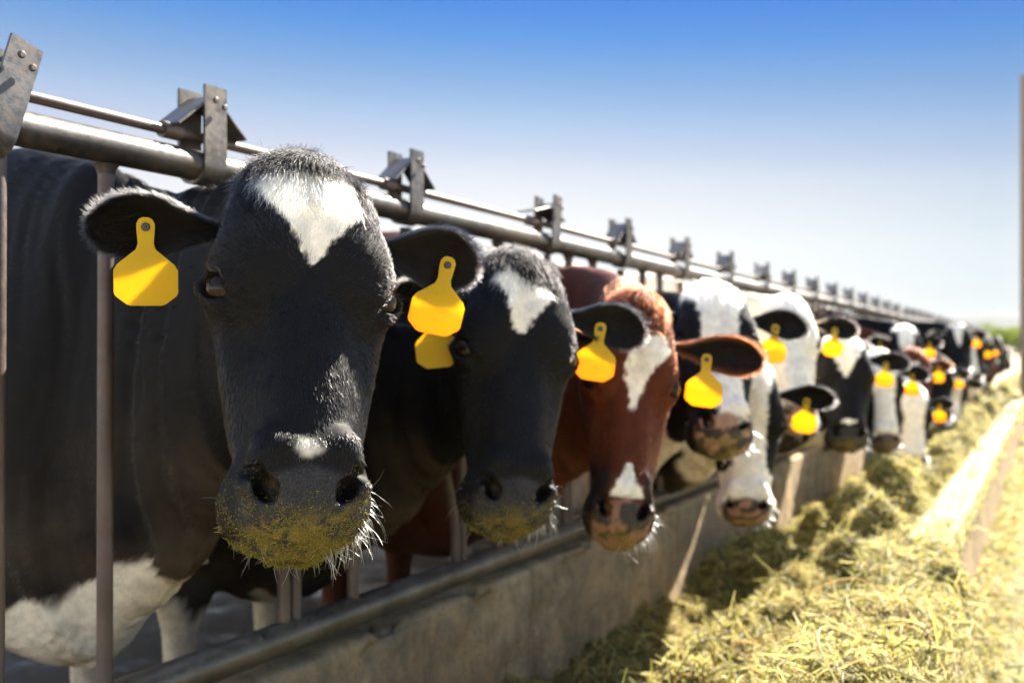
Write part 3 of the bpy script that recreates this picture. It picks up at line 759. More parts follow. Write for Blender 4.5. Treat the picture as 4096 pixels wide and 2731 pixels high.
class Pose:
    def __init__(p, eye, psi, pitch, roll, hs, bpos, bhead, bs, up=.25, wy=1.0, hl=1.0):
        p.S3 = HX*np.array([hl, wy, 1.0])
        g = np.array([cos(psi), sin(psi), 0]); z = np.array([0, 0, 1.0]); Yl = np.array([-sin(psi), cos(psi), 0])
        Rh = np.stack([cos(pitch)*g-sin(pitch)*z, Yl, sin(pitch)*g+cos(pitch)*z], 1)
        p.Rh = rot_axis(g, roll) @ Rh; p.hs = hs; p.bs = bs; p.eye = np.asarray(eye)
        p.EM = np.array([EYE[0], 0, EYE[2]+.03]); p.Rb = rot_axis((0, 0, 1), bhead); p.bpos = np.asarray(bpos, float)
        p.off = np.array([bpos[0], bpos[1], 0.0])
        Rn = p.Rh @ RC.T                                     # canonical frame carried by the head
        p.q0 = Quaternion(Matrix(p.Rb.tolist()).to_quaternion()); p.q1 = Matrix(Rn.tolist()).to_quaternion()
        p.P0 = p.body(np.array([[0, 0, 1.0]]))[0]; p.P1 = p.head(to_head(np.array([[NX1, 0, 1.075]])))[0]
        p.m0 = p.Rb @ np.array([cos(up), 0, sin(up)]); p.m1 = Rn @ np.array([1.0, 0, 0]); p.L = np.linalg.norm(p.P1-p.P0)
        tt = np.linspace(0, 1, 129); p.rots = np.array([np.array(p.q0.slerp(p.q1, float(t)).to_matrix()) for t in sstep(0, 1, tt)*.6+tt*.4])
    def head(p, h): return p.eye+p.hs*((h-p.EM)*p.S3) @ p.Rh.T
    def body(p, c): return p.bpos+p.bs*c @ p.Rb.T
    def bez(p, s):
        a = p.P0; b = p.P0+p.m0*p.L*.36; c = p.P1-p.m1*p.L*.36; d = p.P1; s = s[:, None]
        return a*(1-s)**3+3*b*s*(1-s)**2+3*c*s*s*(1-s)+d*s**3
    def __call__(p, C):
        s = C[:, 0]/NX1; out = np.empty_like(C, dtype=float); Rm = np.empty((len(C), 3, 3))
        b = s <= 0; h = s >= 1; n = ~(b | h)
        out[b] = p.body(C[b]); Rm[b] = p.Rb
        out[h] = p.head(to_head(C[h])); Rm[h] = p.Rh @ RC.T
        sn = s[n]; R_ = p.rots[np.round(sn*128).astype(int)]; Rm[n] = R_
        sc = p.bs+(p.hs-p.bs)*sn; o = C[n].copy(); o[:, 0] = 0; o[:, 2] -= 1.0+.075*sn
        out[n] = p.bez(sn)+np.einsum('nij,nj->ni', R_, o)*sc[:, None]
        return out, Rm

BLACK = np.array([.0065, .0058, .0062]); WHITE = np.array([.90, .83, .70]); RED = np.array([.088, .021, .0075])

def blaze(pts, h, amp=.008, seed=0):
    """signed white mask from (along, centre, half width) rows"""
    pts = np.asarray(pts, float); c = np.interp(h[:, 0], pts[:, 0], pts[:, 1]); w = np.interp(h[:, 0], pts[:, 0], pts[:, 2])
    d = w-np.abs(h[:, 1]-c)+amp*(vnoise(h, 70, seed, 2)+.7*vnoise(h*np.array([.35, 1, 1]), 260, seed+5))
    end = np.minimum(h[:, 0]-pts[0, 0], pts[-1, 0]-h[:, 0])+.003
    return np.minimum(d, end+.3*(w > .15))

def coat(spec, C, H, ear=None):
    """albedo for canonical points C (head coords H); ear: (s, v, inner)"""
    base = spec['base']; n = len(C); col = np.tile(base, (n, 1)).astype(float)
    if ear is not None:
        s, v, inner = ear
        ec = spec.get('ear', base); col[:] = ec
        rim = spec.get('rim')
        if rim is not None:
            k = sstep(.80, .97, np.abs(v)+.10*vnoise(H, 60, 3))[:, None]; col = col*(1-k)+np.array(rim)*k
        if spec.get('earbase') is not None:
            k = sstep(.42, .25, s+.05*vnoise(H, 40, 4))[:, None]; col = col*(1-k)+np.array(spec['earbase'])*k
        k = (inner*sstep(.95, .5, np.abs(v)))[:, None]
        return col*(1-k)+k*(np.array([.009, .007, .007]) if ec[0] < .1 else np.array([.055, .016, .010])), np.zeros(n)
    s = C[:, 0]
    ishead = s > .52
    # body patches
    m = vnoise(C*np.array([1, 1, .8]), 1.7, spec['seed'], 2)+.12*vnoise(C, 14, spec['seed']+3, 3)
    wb = m-spec.get('patch', .25)
    if 'bodywhite' in spec: wb = spec['bodywhite'](C)
    if spec.get('socks', True): wb = np.maximum(wb, (.50-C[:, 2])*4+.6*vnoise(C, 9, 2, 2)-.4)
    k = np.where(ishead, 0, sstep(-.02, .03, wb))
    if spec.get('blaze') is not None:
        ok = ishead & (H[:, 2] > spec.get('side', -.055))
        kb = sstep(-.0035, .0035, blaze(spec['blaze'], H, spec.get('amp', .008), spec['seed'])); k = np.where(ok, kb, k)
    if spec.get('whitehead'): 
        k = np.where(s > .35, 1, k)
        if spec.get('sidedark') is not None:
            q = sstep(-.004, .004, spec['sidedark'](H)+.008*vnoise(H, 60, 9, 2)); k = np.where(ishead, k*(1-q), k)
    if 'nosewhite' in spec:
        x_, y_, r_ = spec['nosewhite']; q = sstep(-.009, .009, r_-np.hypot((H[:, 0]-x_)*1.2, H[:, 1]-y_)+.008*vnoise(H, 110, 4, 2))*.8; k = np.where(ishead & (H[:, 2] > 0), np.maximum(k, q), k)
    if 'muzzlewhite' in spec:
        q = sstep(-.006, .006, H[:, 0]-spec['muzzlewhite']+.02*vnoise(H, 30, 8, 2)); k = np.where(ishead, np.maximum(k, q), k)
    wcol = WHITE*(1+.05*vnoise(C, 25, 12, 2))[:, None]*np.where(ishead[:, None], 1, np.array([1, .96, .90]))
    col = col*(1-k[:, None])+wcol*k[:, None]
    # nose skin, feed dust on the muzzle
    top = .008+.020*np.minimum(np.abs(H[:, 1])/.06, 1)**2
    nose = sstep(.468, .484, H[:, 0]-.25*np.abs(H[:, 1]))*sstep(-.100, -.088, H[:, 2])*sstep(.088, .070, np.abs(H[:, 1])+.25*np.clip(-.03-H[:, 2], 0, .1))*ishead
    nc = np.tile(np.array(spec.get('nose', (.035, .034, .038))), (n, 1))
    if 'nosespots' in spec:
        q = sstep(.05, .2, vnoise(H, 32, spec['seed']+2, 2)+spec.get('spotbias', 0.))[:, None]; nc = nc*(1-q)+np.array(spec['nosespots'])*q
    col = col*(1-nose[:, None])+nc*nose[:, None]
    if spec.get('muzzledark'):
        q = (sstep(.36, .43, H[:, 0]+.03*vnoise(H, 25, 2))*sstep(.040, .052, np.abs(H[:, 1])+.004*vnoise(H, 60, 3))*ishead*(1-nose))[:, None]; col = col*(1-q)+np.array([.022, .013, .011])*q
    nd_ = np.linalg.norm((np.stack([H[:, 0], np.abs(H[:, 1]), H[:, 2]], -1)-np.array([.497, .049, .004]))/np.array([.022, .018, .022]), axis=1)
    q = (sstep(1.15, .8, nd_)*ishead)[:, None]; col = col*(1-q)+np.array([.006, .005, .005])*q; cavity_shade = q[:, 0]  # nostril cavity shade put into the colour
    cell = vnoise(H, 330, 5); col *= (1+.25*nose*cell)[:, None]
    du = spec.get('dust', .5); dz = sstep(.455, .53, H[:, 0])*sstep(.022, -.025, H[:, 2])*ishead*(.08+.92*sstep(.080, .030, np.abs(H[:, 1])+.010*vnoise(H, 50, 26, 2)))
    q = np.clip((1-cavity_shade)*dz*du*1.5*sstep(-.15, .45, vnoise(H, 48, 6, 3)+.55*vnoise(H, 210, 7)+.25*sstep(.05, .0, np.abs(H[:, 1]))), 0, .85)[:, None]
    col = col*(1-q)+np.array([.19, .14, .032])*q
    lo = sstep(-.085, -.12, H[:, 2])*sstep(.44, .50, H[:, 0])*ishead*du*.9*sstep(.075, .03, np.abs(H[:, 1]))
    lo = np.clip(lo*(.8+vnoise(H, 45, 16, 2)), 0, .8)[:, None]; col = col*(1-lo)+np.array([.17, .135, .04])*lo
    hoof = sstep(.085, .075, C[:, 2])[:, None]; col = col*(1-hoof)+np.array([.05, .04, .03])*hoof
    dirt = np.clip(sstep(1.0, .3, C[:, 2])*(.25+.6*vnoise(C, 6, 31, 3)), 0, .6)[:, None]*(~ishead)[:, None]; col = col*(1-dirt)+np.array([.14, .10, .06])*dirt
    return np.clip(col, .004, .95), nose

def sample_surface(V, Q, w, n, r):
    """n random points on quads: returns quad index and bilinear weights"""
    a = V[Q]; ar = .5*np.linalg.norm(np.cross(a[:, 2]-a[:, 0], a[:, 3]-a[:, 1]), axis=1)*w
    cs = np.cumsum(ar); fi = np.searchsorted(cs, r.random(n)*cs[-1]).clip(0, len(Q)-1)
    u, v = r.random(n), r.random(n)
    W = np.stack([(1-u)*(1-v), u*(1-v), u*v, (1-u)*v], -1)
    return fi, W
def interp(A, Q, fi, W):
    return np.einsum('nk,nkd->nd', W, A[Q[fi]]) if A.ndim == 2 else np.einsum('nk,nk->n', W, A[Q[fi]])

def strands(root, d, nrm, ln, r, lift, grav, jit, k=4, curl=0.):
    """bend each strand from lifted root direction back along the coat"""
    n = len(root); d = unit(d-nrm*np.sum(d*nrm, 1)[:, None]*.85)
    d0 = unit(d+nrm*lift[:, None]+r.normal(size=(n, 3))*jit[:, None]); d1 = unit(d+nrm*(lift*.25)[:, None]+np.array([0, 0, -1.0])*grav[:, None]+r.normal(size=(n, 3))*jit[:, None]*1.2)
    P = np.empty((n, k, 3)); P[:, 0] = root-nrm*.001; st = (ln/(k-1))[:, None]; cv = r.normal(size=(n, 3))
    for i in range(1, k):
        t = (i-1)/(k-2) if k > 2 else 0
        dd = unit(d0*(1-t)+d1*t+curl*(cv*sin(2.3*i)+np.roll(cv, 1, 1)*cos(2.3*i))) if curl is not None else d0
        P[:, i] = P[:, i-1]+dd*st
    return P

def make_tag(name, parent, pin, down, nrm, off, size, stain, seed, loc):
    """shovel-shaped plastic ear tag with its stud"""
    o = np.array([(-.0085, .010), (-.0115, .004), (-.0115, -.003), (-.0100, -.022), (-.0125, -.030), (-.036, -.050), (-.0405, -.058), (-.0405, -.088), (-.0385, -.0925), (-.025, -.1035), (-.020, -.1055),
                  (.020, -.1055), (.025, -.1035), (.0385, -.0925), (.0405, -.088), (.0405, -.058), (.036, -.050), (.0125, -.030), (.0100, -.022), (.0115, -.003), (.0115, .004), (.0085, .010), (.004, .0125), (-.004, .0125)])*size
    right = unit(np.cross(down, nrm)); N_ = unit(np.cross(right, down)); r = np.random.default_rng(seed); m = len(o)
    m = np.argsort(-o[:11, 1]); hy_ = np.concatenate([[.0125], o[:11, 1][m]/1.0]); hy_[0] *= size; hw_ = np.concatenate([[.004*size], -o[:11, 0][m]])
    ys = np.unique(np.concatenate([hy_, np.linspace(hy_.min(), hy_.max(), 46)]))[::-1]; w_ = np.interp(-ys, -hy_, hw_); cu = np.linspace(-1, 1, 9)
    bow = r.normal()*.007; tw = r.normal()*.004; X2 = w_[:, None]*cu; Y2 = ys[:, None]+0*X2
    Z2 = bow*np.sin(np.clip(-Y2/(.105*size), 0, 1)*pi*.75)+tw*X2/(.04*size)*np.clip(-Y2/(.1*size), 0, 1)
    nr_, nc_ = X2.shape; V = []
    for z in (.0009, -.0009):
        e_ = np.where((np.abs(cu)[None]+0*X2 > .99), .7, 1); V.append((pin+right*X2[..., None]+down*(-Y2[..., None])+N_*(z*e_+off+Z2)[..., None]).reshape(-1, 3))
    V = np.concatenate(V); sy = np.concatenate([Y2.ravel()]*2); i_ = np.arange(nr_*nc_).reshape(nr_, nc_); K = nr_*nc_
    q = np.stack([i_[:-1, :-1], i_[1:, :-1], i_[1:, 1:], i_[:-1, 1:]], -1).reshape(-1, 4); F = [q, q[:, ::-1]+K]
    rim = np.concatenate([i_[0, :], i_[1:, -1], i_[-1, -2::-1], i_[-2:0:-1, 0]]); r2 = np.roll(rim, -1); F.append(np.stack([rim, r2, r2+K, rim+K], -1)); F = np.concatenate(F)
    me = bpy.data.meshes.new(name); me.from_pydata((V-loc).tolist(), [], F.tolist()); me.update()
    me.polygons.foreach_set('use_smooth', [True]*len(me.polygons)); me.set_sharp_from_angle(angle=R(40))
    k = sstep(-.060*size, -.074*size, sy+.012*vnoise(V, 40, seed, 2))*stain
    a = me.attributes.new('stain', 'FLOAT', 'POINT'); a.data.foreach_set('value', k.astype(np.float32)); me.materials.append(M_TAG)
    t = link(bpy.data.objects.new(name, me)); t.parent = parent
    b = MB(); c = pin+N_*(off+.0008)-loc
    b.tube([c, c+N_*.0022, c+N_*.0034], [.0062, .0060, .0045], 16); b.tube([c+N_*.0034, c+N_*.0046], [.0021, .0012], 10)
    b.build('tag_stud', M_STUD, t)
    return t

TPL = {}
def get_tpl(l):
    if l not in TPL: TPL[l] = template(*{0: (.0036, .022), 1: (.0062, .030), 2: (.0110, .045)}[l])
    return TPL[l]

def cow(spec):
    lod = spec['lod']; r = np.random.default_rng(spec['seed']+100)
    C, Q = get_tpl(lod); C = C.copy(); hs = spec.get('hs', 1.08); bs = spec.get('bs', 1.07)
    if 'eyew' in spec: eye = np.array(spec['eyew']); psi = R(spec['turn'])
    else:
        px, py, D = spec['eye']; eye = CAM+px2dir(px, py)*D; psi = atan2(CAM[1]-eye[1], CAM[0]-eye[0])+R(spec['turn'])
    P = Pose(eye, psi, R(spec['pitch']), R(spec.get('roll', 0)), hs, (spec['body'][0], spec['body'][1], .06), R(spec.get('bhead', 0)), bs, spec.get('up', .25), spec.get('wy', 1.0), spec.get('hl', 1.0))
    H = to_head(C); Vw, Rm = P(C); loc = np.array([spec['body'][0], spec['body'][1], .06])
    # skin folds along a bent neck
    s = C[:, 0]; nk = sstep(-.05, .12, s)*sstep(.60, .45, s)
    Nw = vnormals(Vw, Q)
    fold = vnoise(np.stack([s*40+2*vnoise(C, 3, 1), C[:, 2]*2.2, np.sign(C[:, 1])*3], -1), 1.0, spec['seed'], 2)
    hd_ = (s > .55); Vw = Vw+Nw*(hd_*(.0016*vnoise(H, 13, 23, 2)+.0007*vnoise(H*np.array([1, .4, 1]), 60, 24, 2))*sstep(.50, .44, H[:, 0]))[:, None]
    Vw = Vw+Nw*(nk*.014*fold+.0035*(s < .62)*vnoise(C, 9, 14, 2))[:, None]
    col, wet = coat(spec, C, H)
    ears = []
    for sd, key in ((1, 'earL'), (-1, 'earR')):
        e = make_ear(sd, *spec.get(key, (.05, .05, .65)), **({} if lod < 2 else dict(ns=14, nv=11))); e['side'] = sd
        e['W'] = P.head(e['V']); e['N'] = e['n'] @ P.Rh.T
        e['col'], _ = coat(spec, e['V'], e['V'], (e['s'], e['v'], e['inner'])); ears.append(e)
    allV = np.concatenate([Vw]+[e['W'] for e in ears]); off = np.cumsum([len(Vw)]+[len(e['W']) for e in ears])
    allF = np.concatenate([Q]+[e['F']+o_ for e, o_ in zip(ears, off)])
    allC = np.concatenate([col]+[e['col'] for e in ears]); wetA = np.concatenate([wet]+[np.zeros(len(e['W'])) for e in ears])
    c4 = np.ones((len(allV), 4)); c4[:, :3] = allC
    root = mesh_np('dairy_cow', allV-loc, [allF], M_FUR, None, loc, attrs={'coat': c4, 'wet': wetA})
    tag(root, spec['label'], 'cow', spec.get('group', 'cows feeding through the headlocks'))
    # eyes
    for sd in (1, -1):
        if lod > 1 and spec.get('noeyes'): break
        u = np.linspace(0, pi, 13); w = np.linspace(0, 2*pi, 25)[:-1]
        g = MB(); c = P.head(np.array([[EYE[0], sd*EYE[1], EYE[2]]]))[0]-loc; rr = EYE_R*hs*1.02
        pts = [c+rr*np.array([sin(a)*cos(b), sin(a)*sin(b), cos(a)]) for a in u for b in w]
        g.add(pts, [(i*24+j, (i+1)*24+j, (i+1)*24+(j+1) % 24, i*24+(j+1) % 24) for i in range(12) for j in range(24)])
        g.build('eye', M_EYE, root, angle=180)
    # tags
    for e in ears:
        key = 'tagL' if e['side'] > 0 else 'tagR'
        if key in spec:
            ts, tv, sway, tilt, stain, lb = (tuple(spec[key])+(None,)*6)[:6]; size = hs
            i = int(ts*(len(e['sv'])-1)); ph_ = tv*spline([0, .2, .36, .52, .75, 1], [2.85, 2.45, 1.70, 1.18, .85, .6])(np.array([ts]))[0]; r_ = e['w'][i]/(ph_/tv); pin = e['cen'][i]+e['wd']*r_*sin(ph_)+e['od']*(r_*(1-cos(ph_))+.016)
            pin = P.head(pin[None])[0]; od = P.Rh @ e['od']; toc = unit(CAM-pin); rgt = np.array([cos(THETA), sin(THETA), 0])
            nrm = unit(od*.5+toc*.8+rgt*tilt); down = np.array([0, 0, -1.0])+rgt*sway; down = unit(down-nrm*(down@nrm)*.8)
            t = make_tag('ear_tag', root, pin, down, nrm, .010, size or hs, stain, spec['seed'], loc)
            if lb: t['label'] = lb
    nh = spec.get('hair', 0)
    if nh:
        hscale = spec.get('hw', 1.0); toC = CAM-Vw; dist = np.linalg.norm(toC, axis=1); fac = np.sum(Nw*toC, 1)/dist
        zone = s > spec.get('hairfrom', -.35)
        w = zone*np.clip(1.0-np.clip(-fac-.15, 0, 1)*3, 0.0, 1)*np.where(s > .55, 1.0, .42)/np.maximum(dist/dist[s > .6].min(), 1)**1.0
        w = w*(1-.88*wet); w = w*np.where(s > .55, np.clip(np.linalg.norm((H-np.array([EYE[0], 0, EYE[2]]))*np.array([1, 0, 1])+np.stack([0*s, np.abs(H[:, 1])-EYE[1], 0*s], -1), axis=1)/.026-1.0, 0, 1), 1)
        fi, W = sample_surface(Vw, Q, w[Q].mean(1), nh, r)
        root_ = interp(Vw, Q, fi, W); nr = unit(interp(Nw, Q, fi, W)); Cc = interp(C, Q, fi, W); Hh = to_head(Cc)
        Rr = Rm[Q[fi, 0]]; nC = np.einsum('nji,nj->ni', Rr, nr); nH = nC @ RC
        hx_, hy_, hz_ = Hh.T; ish = Cc[:, 0] > .58
        # coat direction in head axes: whorl between the eyes, up to the poll, down the nose, cheeks sweep down and back
        rad = np.stack([(hx_-.205)*1.0, hy_*.75, 0*hx_], -1); sw = np.stack([-.25*(hx_-.205)*0, 0*hx_, 0*hx_], -1)
        rot = np.exp(-((hx_-.205)**2+hy_**2)/(.03**2)); rad = rad+np.stack([-hy_*.6*rot, (hx_-.205)*.6*rot, 0*hx_], -1); rad = unit(rad)
        sidew = sstep(.55, .15, nH[:, 2])[:, None]; sdir = np.where((hx_ < .30)[:, None], np.array([-.15, 0, -1.0]), np.array([.55, 0, -.75]))
        dH = rad*(1-sidew)+sdir*sidew
        dH = dH+.35*np.stack([vnoise(Hh, 16, 51, 2), vnoise(Hh, 16, 52, 2), vnoise(Hh, 16, 53, 2)], -1)+.40*np.stack([vnoise(Hh, 75, 54, 2), vnoise(Hh, 75, 55, 2), vnoise(Hh, 75, 56, 2)], -1)
        dC = np.where(ish[:, None], dH @ RC.T, np.array([-.8, 0, -.6])+.25*np.stack([vnoise(Cc, 5, 1, 2), vnoise(Cc, 5, 2, 2), vnoise(Cc, 5, 3, 2)], -1))
        dW = np.einsum('nij,nj->ni', Rr, dC)
        ln = np.where(ish, .0095+.007*sstep(.20, .02, hx_)*(nH[:, 2] > .1), .0105)
        ln = ln*np.where(ish & (hx_ > .45), .65, 1)*(.55+.8*r.random(nh))
        kcol, _ = coat(spec, Cc, Hh+r.normal(size=(nh, 3))*.0026*ish[:, None]); kcol = kcol*(.72+.5*r.random((nh, 1)))*(1+.28*vnoise(Hh, 110, 44, 2))[:, None]
        lum = kcol.mean(1); kcol = np.where((lum > .35)[:, None] & (r.random((nh, 1)) < .35), kcol*np.array([1.0, .93, .80]), kcol)
        one = np.ones(nh)
        Pt = strands(root_, dW, nr, ln, r, .16*one, .08*one, .10*one, 4)
        rd = hscale*(.00021+.00011*r.random(nh))[:, None]*np.array([1, .95, .8, .25])
        PA, RA, CA = [Pt], [rd], [kcol]
        # poll mop: long wavy hair falling over the forehead
        nm = int(nh*spec.get('mop', .024))
        mm = sstep(.085, .02, H[:, 0])*sstep(-.03, .02, H[:, 2])*(np.abs(H[:, 1]) < .085)*(s > .55)
        fi, W = sample_surface(Vw, Q, mm[Q].mean(1)+1e-9, nm, r)
        ro = interp(Vw, Q, fi, W); nr2 = unit(interp(Nw, Q, fi, W)); Cc2 = interp(C, Q, fi, W); H2 = to_head(Cc2); Rr2 = Rm[Q[fi, 0]]
        dH2 = np.stack([.75+5*(H2[:, 0]-.02), H2[:, 1]*7+.3*vnoise(H2, 30, 3), .35+0*H2[:, 0]], -1)+.8*np.stack([vnoise(H2, 24, 61), vnoise(H2, 24, 62), vnoise(H2, 24, 63)], -1)
        d2 = np.einsum('nij,nj->ni', Rr2, dH2 @ RC.T); k2, _ = coat(spec, Cc2, H2+np.array([.016, 0, 0])); k2 = k2*(.6+.5*r.random((nm, 1))); o2 = np.ones(nm)
        P2 = strands(ro, d2, nr2, (.026+.026*r.random(nm)), r, .16*o2, .18*o2, .09*o2, 7, .12)
        mop = (P2, hscale*(.00024+.0001*r.random(nm))[:, None]*np.array([1, 1, 1, .9, .8, .6, .25]), k2)
        # ears: coat and long edge fringe
        for e in ears:
            ne = int(nh*.085)
            we = np.where(e['inner'] > 0, 1.0, 1.0)*np.clip(1.2+np.sum(e['N']*unit(CAM-e['W']), 1)*2, 0.15, 1)*(e['s'] > .06)
            fi, W = sample_surface(e['W'], e['F'], we[e['F']].mean(1), ne, r)
            ro = interp(e['W'], e['F'], fi, W); n3 = unit(interp(e['N'], e['F'], fi, W)); inn = interp(e['inner'], e['F'], fi, W); vv = interp(e['v'], e['F'], fi, W); ss = interp(e['s'], e['F'], fi, W)
            a = P.Rh @ e['a']; wd = P.Rh @ e['wd']
            d3 = a+wd*(vv*.55)[:, None]*np.where(inn > .5, 1, .4)[:, None]; o3 = np.ones(ne)
            Hq = interp(e['V'], e['F'], fi, W); k3, _ = coat(spec, Hq, Hq, (ss, vv, inn)); k3 = k3*(.7+.6*r.random((ne, 1)))
            l3 = np.where(inn > .5, .019, .0115)*(.6+.7*r.random(ne))
            PA.append(strands(ro, d3, n3, l3, r, np.where(inn > .5, .5, .28), .05*o3, .2*o3, 4)); RA.append(hscale*(.0002+.0001*r.random(ne))[:, None]*np.array([1, .95, .8, .25])); CA.append(k3)
            nf = int(nh*.018)
            we = np.where(np.abs(e['v']) > .86, 1., 0)+np.where(e['s'] > .93, 1., 0); fi, W = sample_surface(e['W'], e['F'], we[e['F']].mean(1)+1e-9, nf, r)
            ro = interp(e['W'], e['F'], fi, W); n3 = unit(interp(e['N'], e['F'], fi, W)); vv = interp(e['v'], e['F'], fi, W); ss = interp(e['s'], e['F'], fi, W); Hq = interp(e['V'], e['F'], fi, W)
            d3 = a*(.35+.5*ss)[:, None]+wd*(np.sign(vv)*(1.0-.3*ss))[:, None]+(P.Rh @ e['od'])*.15; k3, _ = coat(spec, Hq, Hq, (ss, vv, 0*ss)); k3 = np.maximum(k3, .014)*(.8+.8*r.random((nf, 1))); o3 = np.ones(nf)
            PA.append(strands(ro, d3, n3, .009+.013*r.random(nf)**1.5, r, .1*o3, .05*o3, .25*o3, 4)); RA.append(hscale*(.00013+.00008*r.random(nf))[:, None]*np.array([1, .9, .7, .2])); CA.append(k3)
        curves_np('coat_hair', np.concatenate(PA)-loc, np.concatenate(RA), np.concatenate(CA), M_HAIR, root)
        curves_np('poll_hair', mop[0]-loc, mop[1], mop[2], M_MOP, root)
        # whiskers round the lips, lashes over the eyes
        nw = spec.get('whisk', 110); mm = sstep(.44, .50, H[:, 0])*sstep(-.03, -.075, H[:, 2])*np.clip(.35+H[:, 1]/.08+1.2*vnoise(H, 30, 91), .08, 1.5)*(s > .55)*sstep(-.6, .1, fac)
        fi, W = sample_surface(Vw, Q, mm[Q].mean(1)+1e-9, nw, r)
        ro = interp(Vw, Q, fi, W); n4 = unit(interp(Nw, Q, fi, W)); o4 = np.ones(nw)
        d4 = n4*.6+np.array([0, 0, -.5])+.6*r.normal(size=(nw, 3))
        Pw = strands(ro, d4, n4, .012+.042*r.random(nw)**1.8, r, 1.6*o4, .45*o4, .18*o4, 7, .06)
        curves_np('whiskers', Pw-loc, hscale*(.00026+.00018*r.random(nw))[:, None]*np.array([1, 1, .95, .85, .7, .5, .2]), np.tile([.72, .68, .58], (nw, 1))*(.6+.6*r.random((nw, 1))), M_WHISK, root)
        if lod == 0:
            nl = 90
            for sd in (1, -1):
                a = r.random(nl)*1.9-.95; c = np.array([EYE[0], sd*EYE[1], EYE[2]]); m_ = np.array([1, sd, 1])
                sg_ = -np.sign((ET2*m_)[0]); ph = c+(ET1*m_)[None]*(.0205*np.sin(a))[:, None]+(ET2*m_)[None]*sg_*(.0165*np.cos(a)+.002)[:, None]+(ED*m_)[None]*.0245
                dl = (ED*m_)[None]*.45+(ET1*m_)[None]*(np.sin(a)*.5)[:, None]-np.array([[.75, 0, 0]])*np.cos(a)[:, None]
                pw = P.head(ph); dw = unit(dl @ P.Rh.T); ol = np.ones(nl)
                Pl = strands(pw, dw, dw, .010+.006*r.random(nl), r, .3*ol, .25*ol, .08*ol, 5)
                curves_np('eyelashes', Pl-loc, .00022*np.ones((nl, 1))*np.array([1, .9, .8, .6, .2]), np.tile([.02, .018, .016], (nl, 1)), M_HAIR, root)
        # feed crumbs stuck to the nose and lips
        nc = spec.get('crumbs', 0)
        if nc:
            mm = sstep(.45, .52, H[:, 0])*sstep(.03, -.05, H[:, 2])*(s > .55)*sstep(-.2, .2, fac)*(.10+.9*sstep(.085, .045, np.abs(H[:, 1])))*np.clip(np.linalg.norm((np.stack([H[:, 0], np.abs(H[:, 1]), H[:, 2]], -1)-np.array([.497, .049, .004]))/np.array([.022, .018, .022]), axis=1)*1.6-1.3, .04, 1)*(.18+np.clip(vnoise(H, 45, 77, 2)+.25, 0, 1)*2)
            fi, W = sample_surface(Vw, Q, mm[Q].mean(1)+1e-9, nc, r)
            ro = interp(Vw, Q, fi, W); n5 = unit(interp(Nw, Q, fi, W)); o5 = np.ones(nc)
            hz5 = to_head(interp(C, Q, fi, W))[:, 2]
            d5 = r.normal(size=(nc, 3))+np.where(hz5 < -.08, 1.2, 0)[:, None]*np.array([0, 0, -1.0]); l5 = (.0018+.0045*r.random(nc)**2)*np.where(hz5 < -.08, 2.3, 1)
            Pc = strands(ro+n5*.0006, d5, n5, l5, r, .15*o5+.5*(hz5 < -.08), .1*o5, .3*o5, 3)
            k = r.random((nc, 1)); cc = np.array([.30, .22, .035])*(1-k)+np.array([.14, .17, .03])*k; cc = np.where(r.random((nc, 1)) < .10, np.array([.36, .19, .05]), cc)
            cr = curves_np('feed_crumbs', Pc-loc, (.00026+.00046*r.random(nc))[:, None]*np.array([.8, 1, .7])*hscale**.5, cc*(.7+.6*r.random((nc, 1))), M_STRAW, root); cr['kind'] = 'stuff'
    return root

def opening(k): return T0+PITCH*k-.145
B_, W_, R_ = BLACK, WHITE, RED
